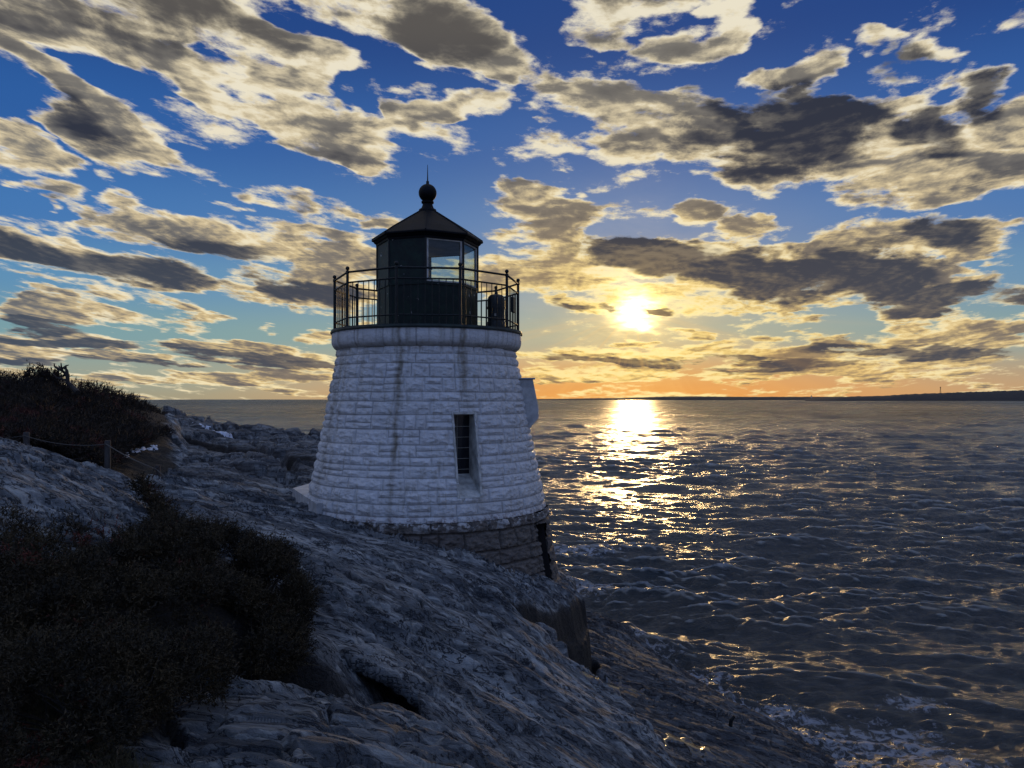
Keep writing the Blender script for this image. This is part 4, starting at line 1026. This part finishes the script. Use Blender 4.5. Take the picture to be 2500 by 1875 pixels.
def bare_tree():
    Y = 31.0; b = Vector(P(172, 950, Y)); root = empty('bare_tree', b, 'leafless dead tree with crooked black branches on the crest of the thicket', 'tree')
    q = lambda px, py, dy=0: Vector(P(px, py, Y+dy))
    MB().tube([q(190,958,-.3), q(176,944), q(165,934), q(165,920), q(163,905), q(160,897)], [.10, .09, .085, .075, .06, .03], 8).build('trunk', M['dead'], root)
    m = MB()
    for br in ([(164,915),(155,908),(148,903),(145,895),(143,893)], [(152,906),(150,899),(149,886)], [(148,903),(138,898),(133,894),(132,887)], [(160,900),(157,896),(161,893),(168,891)], [(160,897),(158,894)],
               [(152,899),(153,903)], [(165,928),(150,926),(138,922),(128,912)], [(150,926),(146,920)]):
        dy = rsv.uniform(-.4, .4); rr = np.linspace(.06, .018, len(br)); m.tube([q(a, b_, dy*i/len(br)) for i, (a, b_) in enumerate(br)], list(rr), 6)
    m.build('branches', M['dead'], root)
bare_tree()
shrub('windswept_shrub', 'flag shaped dark shrub blown to the left on the skyline beside the dead tree', 'shrub',
      [lobe(117,899,31.5,.13,.05), lobe(122,908,31.5,.22,.08), lobe(100,914,31.8,.3,.1), lobe(82,911,32,.25,.08), lobe(125,922,31.5,.3,.16)], 300, M['scrub'], .14, .022, .22, 9, .2, nst=10, r=.03)
# dead grass and twigs round the boulder
def grass():
    n = 5200; px = rsv.uniform(0, 760, n); py = rsv.uniform(1640, 1875, n)
    # walk each sight line down to the ground of the place
    Y = np.interp(py, [1640, 1700, 1760, 1875], [8.2, 7.2, 6.3, 5.1])+rsv.normal(0, .15, n); x = (px-1250)/F_PX*Y
    So = terrain(x, Y, True)[2]; k = So > .5; x, Y = x[k], Y[k]
    tuft = fbm(x*1.4, Y*1.4, 3, 44) > -.05; x, Y = x[tuft], Y[tuft]; z = ground(x, Y); n = len(x)
    K = 7; P0 = np.repeat(np.stack([x, Y, z], 1), K, 0)+rsv.normal(0, .03, (n*K, 3))*[1, 1, 0]; D = rand_dir(n*K, 1.1)
    V, F = blades(P0, D, rsv.uniform(.05, .20, n*K), .0028)
    tag(link('dead_grass', np_mesh('grass', V, F), M['grassm']), 'sparse dead grass between the foreground boulder and junipers', 'grass', kind='stuff')
grass()
def tuft():
    c = P(665,1610,9.4); x, y = c[0], c[1]; z = c[2]-.05; n = 420
    P0 = np.array([x, y, z])+rsv.normal(0, .07, (n, 3))*[1.6, .8, .4]; D = rand_dir(n, .5); D[:, 0] += .2
    V, F = blades(P0, D, rsv.uniform(.1, .32, n), .004)
    tag(link('grass_tuft', np_mesh('tuft', V, F), M['grassm']), 'straw coloured grass tuft under the right end of the junipers', 'grass tuft')
tuft()
def ptY(px, py, Y0=3.0, Y1=45.0, n=900):
    """first point of the rock met along the sight line through a pixel"""
    Y = np.linspace(Y0, Y1, n); x = (px-1250)/F_PX*Y; z = EYE-(py-HOR)/F_PX*Y; g_ = ground(x, Y)
    i = np.argmax(z < g_); return np.array([x[i], Y[i], g_[i]])
def twig(pxs, label):
    m = MB(); pts = [ptY(a, b_)+np.array([0, -.03, .05]) for a, b_ in pxs[0]]; m.tube(pts, [.007]*(len(pts)-1)+[.003], 5)
    for br in pxs[1:]: m.tube([ptY(a, b_)+np.array([0, -.03, .06+.05*i]) for i, (a, b_) in enumerate(br)], [.004]*(len(br)-1)+[.002], 5)
    tag(m.build('dry_twig', M['drift']), label, 'twig')
twig([[(370,1775),(430,1740),(480,1718),(530,1700),(580,1672)], [(495,1712),(492,1690),(500,1668)], [(530,1700),(560,1690),(585,1672)]], 'long thin forked dry twig lying along the upper edge of the foreground boulder')
twig([[(290,1875),(292,1835),(298,1805)], [(292,1835),(300,1820)]], 'short upright dry stalk at the bottom left, in front of the dark junipers')

# ------------------------------------------------------------------ rope fence, steps, snow, puddles
def fence():
    A, B, Cc = Vector(P(65,1106,22.3)), Vector(P(263,1163,22.3)), Vector(P(385,1192,20.8))
    root = empty('rope_fence', B, 'low fence of three timber posts joined by a sagging rope beside the path', 'fence')
    hs = (.60, 1.03, .62); tops = []
    for c, h, r in ((A, hs[0], .085), (B, hs[1], .085), (Cc, hs[2], .075)):
        m = MB(); m.tube([c-Vector((0, 0, .5)), c+Vector((0, 0, h-.03)), c+Vector((0, 0, h))], [r, r*.97, r*.85], 14); m.build('post', M['wood'], root, True)
        tops.append(c+Vector((0, 0, h-.10)))
    def rp(a, b_, sag): return [a.lerp(b_, t)-Vector((0, 0, sag*4*t*(1-t))) for t in np.linspace(0, 1, 14)]
    L0 = Vector(P(-160,1060,22.5)); E = Vector(P(452,1197,19.6))
    m = MB(); m.tube(rp(L0, tops[0]-Vector((0, .09, 0)), .12), .011, 6); m.tube(rp(tops[0]-Vector((0, .09, 0)), tops[1]-Vector((.0, .09, 0)), .13), .011, 6)
    m.tube(rp(tops[1]-Vector((0, .09, 0)), tops[2]-Vector((0, .09, 0)), .05), .014, 6); m.tube(rp(tops[2]-Vector((0, .09, 0)), E, .04), .013, 6)
    m.build('rope', M['rope'], root, True)
fence()
def step(px0, px1, py, Y, h, label, boards=2):
    a, b_ = Vector(P(px0, py, Y)), Vector(P(px1, py, Y)); z = a.z; w = b_.x-a.x; root = empty('timber_step', ((a.x+b_.x)/2, Y+.3, z-h), label, 'step', 'timber steps on the path')
    MB().box(((a.x+b_.x)/2, Y+.36, z-h/2-.03), (w-.06, .66, h-.002), bev=.01).build('riser_box', M['wood'], root)
    for i in range(boards): MB().box((a.x+w*(i+.5)/boards, Y+.34, z-.006), (w/boards-.012, .74, .036), R_(.0), bev=.006).build('board', M['plank'], root)
step(219,270,1165,19.8,.42,'upper boxed timber step with pale boards, at the foot of the middle fence post')
step(268,300,1178,18.8,.25,'lower pale timber step just right of the boxed step',1)
def blanket(name, pts, mat, thick, label, cat, kind=None, seed=0, res=36, lumpy=.35, flat=False):
    """a thin uneven cover over the rock inside an outline"""
    poly = [tuple(p_[:2]) for p_ in pts]; xs = [p_[0] for p_ in poly]; ys = [p_[1] for p_ in poly]
    X, Y = np.meshgrid(np.linspace(min(xs)-.1, max(xs)+.1, res), np.linspace(min(ys)-.1, max(ys)+.1, res))
    d = sdf(poly, X+.12*pn(X*3, Y*3, seed), Y+.12*pn(X*3, Y*3, seed+1))+.07*lumpy*fbm(X*5, Y*5, 3, seed+2)*4
    z = ground(X.ravel(), Y.ravel()).reshape(X.shape)+np.where(d < 0, thick*ss(0, -.18, d), -.06)+.01
    if flat:
        zz = ground(X.ravel(), Y.ravel()).reshape(X.shape); H0 = terrain(X.ravel(), Y.ravel()).reshape(X.shape); dd = zz-H0
        for _ in range(10): dd = (dd+np.roll(dd, 1, 0)+np.roll(dd, -1, 0)+np.roll(dd, 1, 1)+np.roll(dd, -1, 1))/5
        z = H0+dd+.035+np.where(d < 0, 0, -.12)
    k = (d < .10); F = grid_faces(res, res); F = F[k.ravel()[F].any(1)][:, ::-1]
    if len(F) == 0: return
    u = np.unique(F); rm = np.zeros(X.size, int); rm[u] = np.arange(len(u))
    o = link(name, np_mesh(name, np.c_[X.ravel(), Y.ravel(), z.ravel()][u], rm[F]), mat, smooth=True); tag(o, label, cat, kind=kind)
def outl(l): return [ptY(a, b_, 8) for a, b_ in l]
blanket('snow_patch', outl([(285,1098),(318,1096),(312,1115),(292,1122)]), M['snow'], .10, 'largest bluish snow patch, behind the rope right of the middle fence post', 'snow patch', seed=3)
blanket('snow_patch', outl([(320,1098),(345,1094),(385,1086),(384,1094),(350,1100),(322,1104)]), M['snow'], .06, 'thin broken line of snow at the foot of the thicket', 'snow patch', seed=5, lumpy=1.2)
blanket('snow_patch', outl([(470,1030),(505,1039),(545,1056),(578,1070),(568,1070),(540,1060),(500,1045),(475,1035)]), M['snow'], .05, 'narrow white streak on the crest of the far outcrop', 'snow patch', seed=9, res=60, lumpy=.5)  # thin white strip laid along the crest
def pud(nt, b):
    p = objco(nt); setin(nt, b, 'Base Color', (.02, .02, .022, 1)); b.inputs['Roughness'].default_value = .14; b.inputs['IOR'].default_value = 1.5
    b.inputs['Specular IOR Level'].default_value = .9; bump(nt, b, noise(p, 8, 4, .6), .02, .6)
M['pud'] = material('wet_ice', pud)
blanket('wet_seam', outl([(1402,1630),(1440,1645),(1482,1662),(1530,1672),(1580,1690),(1570,1700),(1520,1682),(1470,1674),(1420,1650)]), M['pud'], .02, 'gleaming wet seam between the broad slope and the lower slab, nearer the tower', 'wet seam', seed=15, res=90, lumpy=.4, flat=True)
blanket('wet_seam', outl([(1590,1780),(1630,1790),(1700,1820),(1780,1870),(1820,1900),(1790,1900),(1720,1850),(1640,1808)]), M['pud'], .02, 'gleaming wet seam on the lower slab near the bottom of the frame', 'wet seam', seed=18, res=90, lumpy=.4, flat=True)
q_ = ptY(1783, 1775, 8)
MB().tube([q_-np.array([0, 0, .05]), q_+np.array([.02, 0, .12]), q_+np.array([.10, 0, .22])], [.05, .045, .03], 8).build('iron_stake', M['iron'])
tag(bpy.data.objects['iron_stake'], 'short dark leaning stake stuck in the lower wet slab', 'stake')

# ------------------------------------------------------------------ far shores
def far_mat(nt, b):
    p = objco(nt); n = noise(p, .02, 5, .6); setin(nt, b, 'Base Color', mix(n, (.008, .007, .007, 1), (.028, .024, .020, 1))); b.inputs['Roughness'].default_value = .9
M['far'] = material('distant_wooded_shore', far_mat)
def coast(name, prof, Y, depth, seed, lump):
    """prof: (px, py) skyline; a long low hill with a wooded, uneven top"""
    pr = np.array(prof, float); n = 900; px = np.linspace(pr[0, 0], pr[-1, 0], n); h = (HOR-np.interp(px, pr[:, 0], pr[:, 1]))/F_PX*Y+EYE
    x = (px-1250)/F_PX*Y; m = 14; v = np.linspace(0, 1, m)
    sh = np.array([0, .25, .42, .58, .72, .84, .93, .98, 1, .97, .9, .7, .35, 0])
    X = x[None]+0*v[:, None]; Yy = Y-depth*.35+v[:, None]*depth+.05*depth*fbm(x*8/Y*3, v[:, None]*2+0*x, 2, seed)
    Z = h[None]*sh[:, None]*(1+lump*fbm(x[None]/Y*160, v[:, None]*3+0*x[None], 4, seed+1))-2*(sh[:, None] < .01)
    X = X*(Yy/Y)
    o = link(name, np_mesh(name, np.c_[X.ravel(), Yy.ravel(), Z.ravel()], grid_faces(m, n)), M['far'], smooth=True); tag(o, kind='structure')
coast('far_headland', [(1965,974.0),(1990,972),(2030,970),(2100,967),(2160,966),(2210,962),(2300,959),(2400,955),(2440,954),(2500,951.5),(2700,948),(3400,950)], 4300, 500, 5, .10)
coast('low_coast', [(1280,974.5),(1400,973),(1450,972),(1520,971.5),(1560,970),(1640,967.5),(1720,967.5),(1800,968.5),(1900,968.5),(2050,968.5),(2300,969)], 9500, 900, 8, .12)
def far_light():
    b = Vector(P(1981, 971.5, 4280)); r = empty('distant_lighthouse', b, 'tiny distant lighthouse on the low tip of the far headland', 'lighthouse')
    MB().lathe([(3.2, 0), (2.6, 9)], b, 12).build('tower', M['hood'], r); MB().lathe([(3.2, 9), (3.2, 10), (2, 10.1), (2, 12.5), (2.4, 12.6), (.2, 14.5)], b, 12).build('lantern', M['iron'], r)
far_light()
def mast():
    b = Vector(P(2296, 960, 4400)); r = empty('radio_mast', b, 'thin lattice mast rising from the wooded far headland', 'mast'); h = 36
    m = MB()
    for sx, sy in ((-1, -1), (1, -1), (1, 1), (-1, 1)): m.tube([b+Vector((sx*3.2, sy*3.2, -6)), b+Vector((sx*.9, sy*.9, h))], .42, 4)
    for k in range(8):
        z0, z1 = k*h/8, (k+1)*h/8; w0 = 3.2-2.3*z0/h; w1 = 3.2-2.3*z1/h
        m.tube([b+Vector((-w0, -w0, z0)), b+Vector((w1, -w1, z1))], .3, 4); m.tube([b+Vector((w0, w0, z0)), b+Vector((-w1, w1, z1))], .3, 4)
    m.build('lattice', M['iron'], r); MB().box(b+Vector((0, 0, h-2)), (5, 5, 3)).build('top_platform', M['iron'], r)
mast()
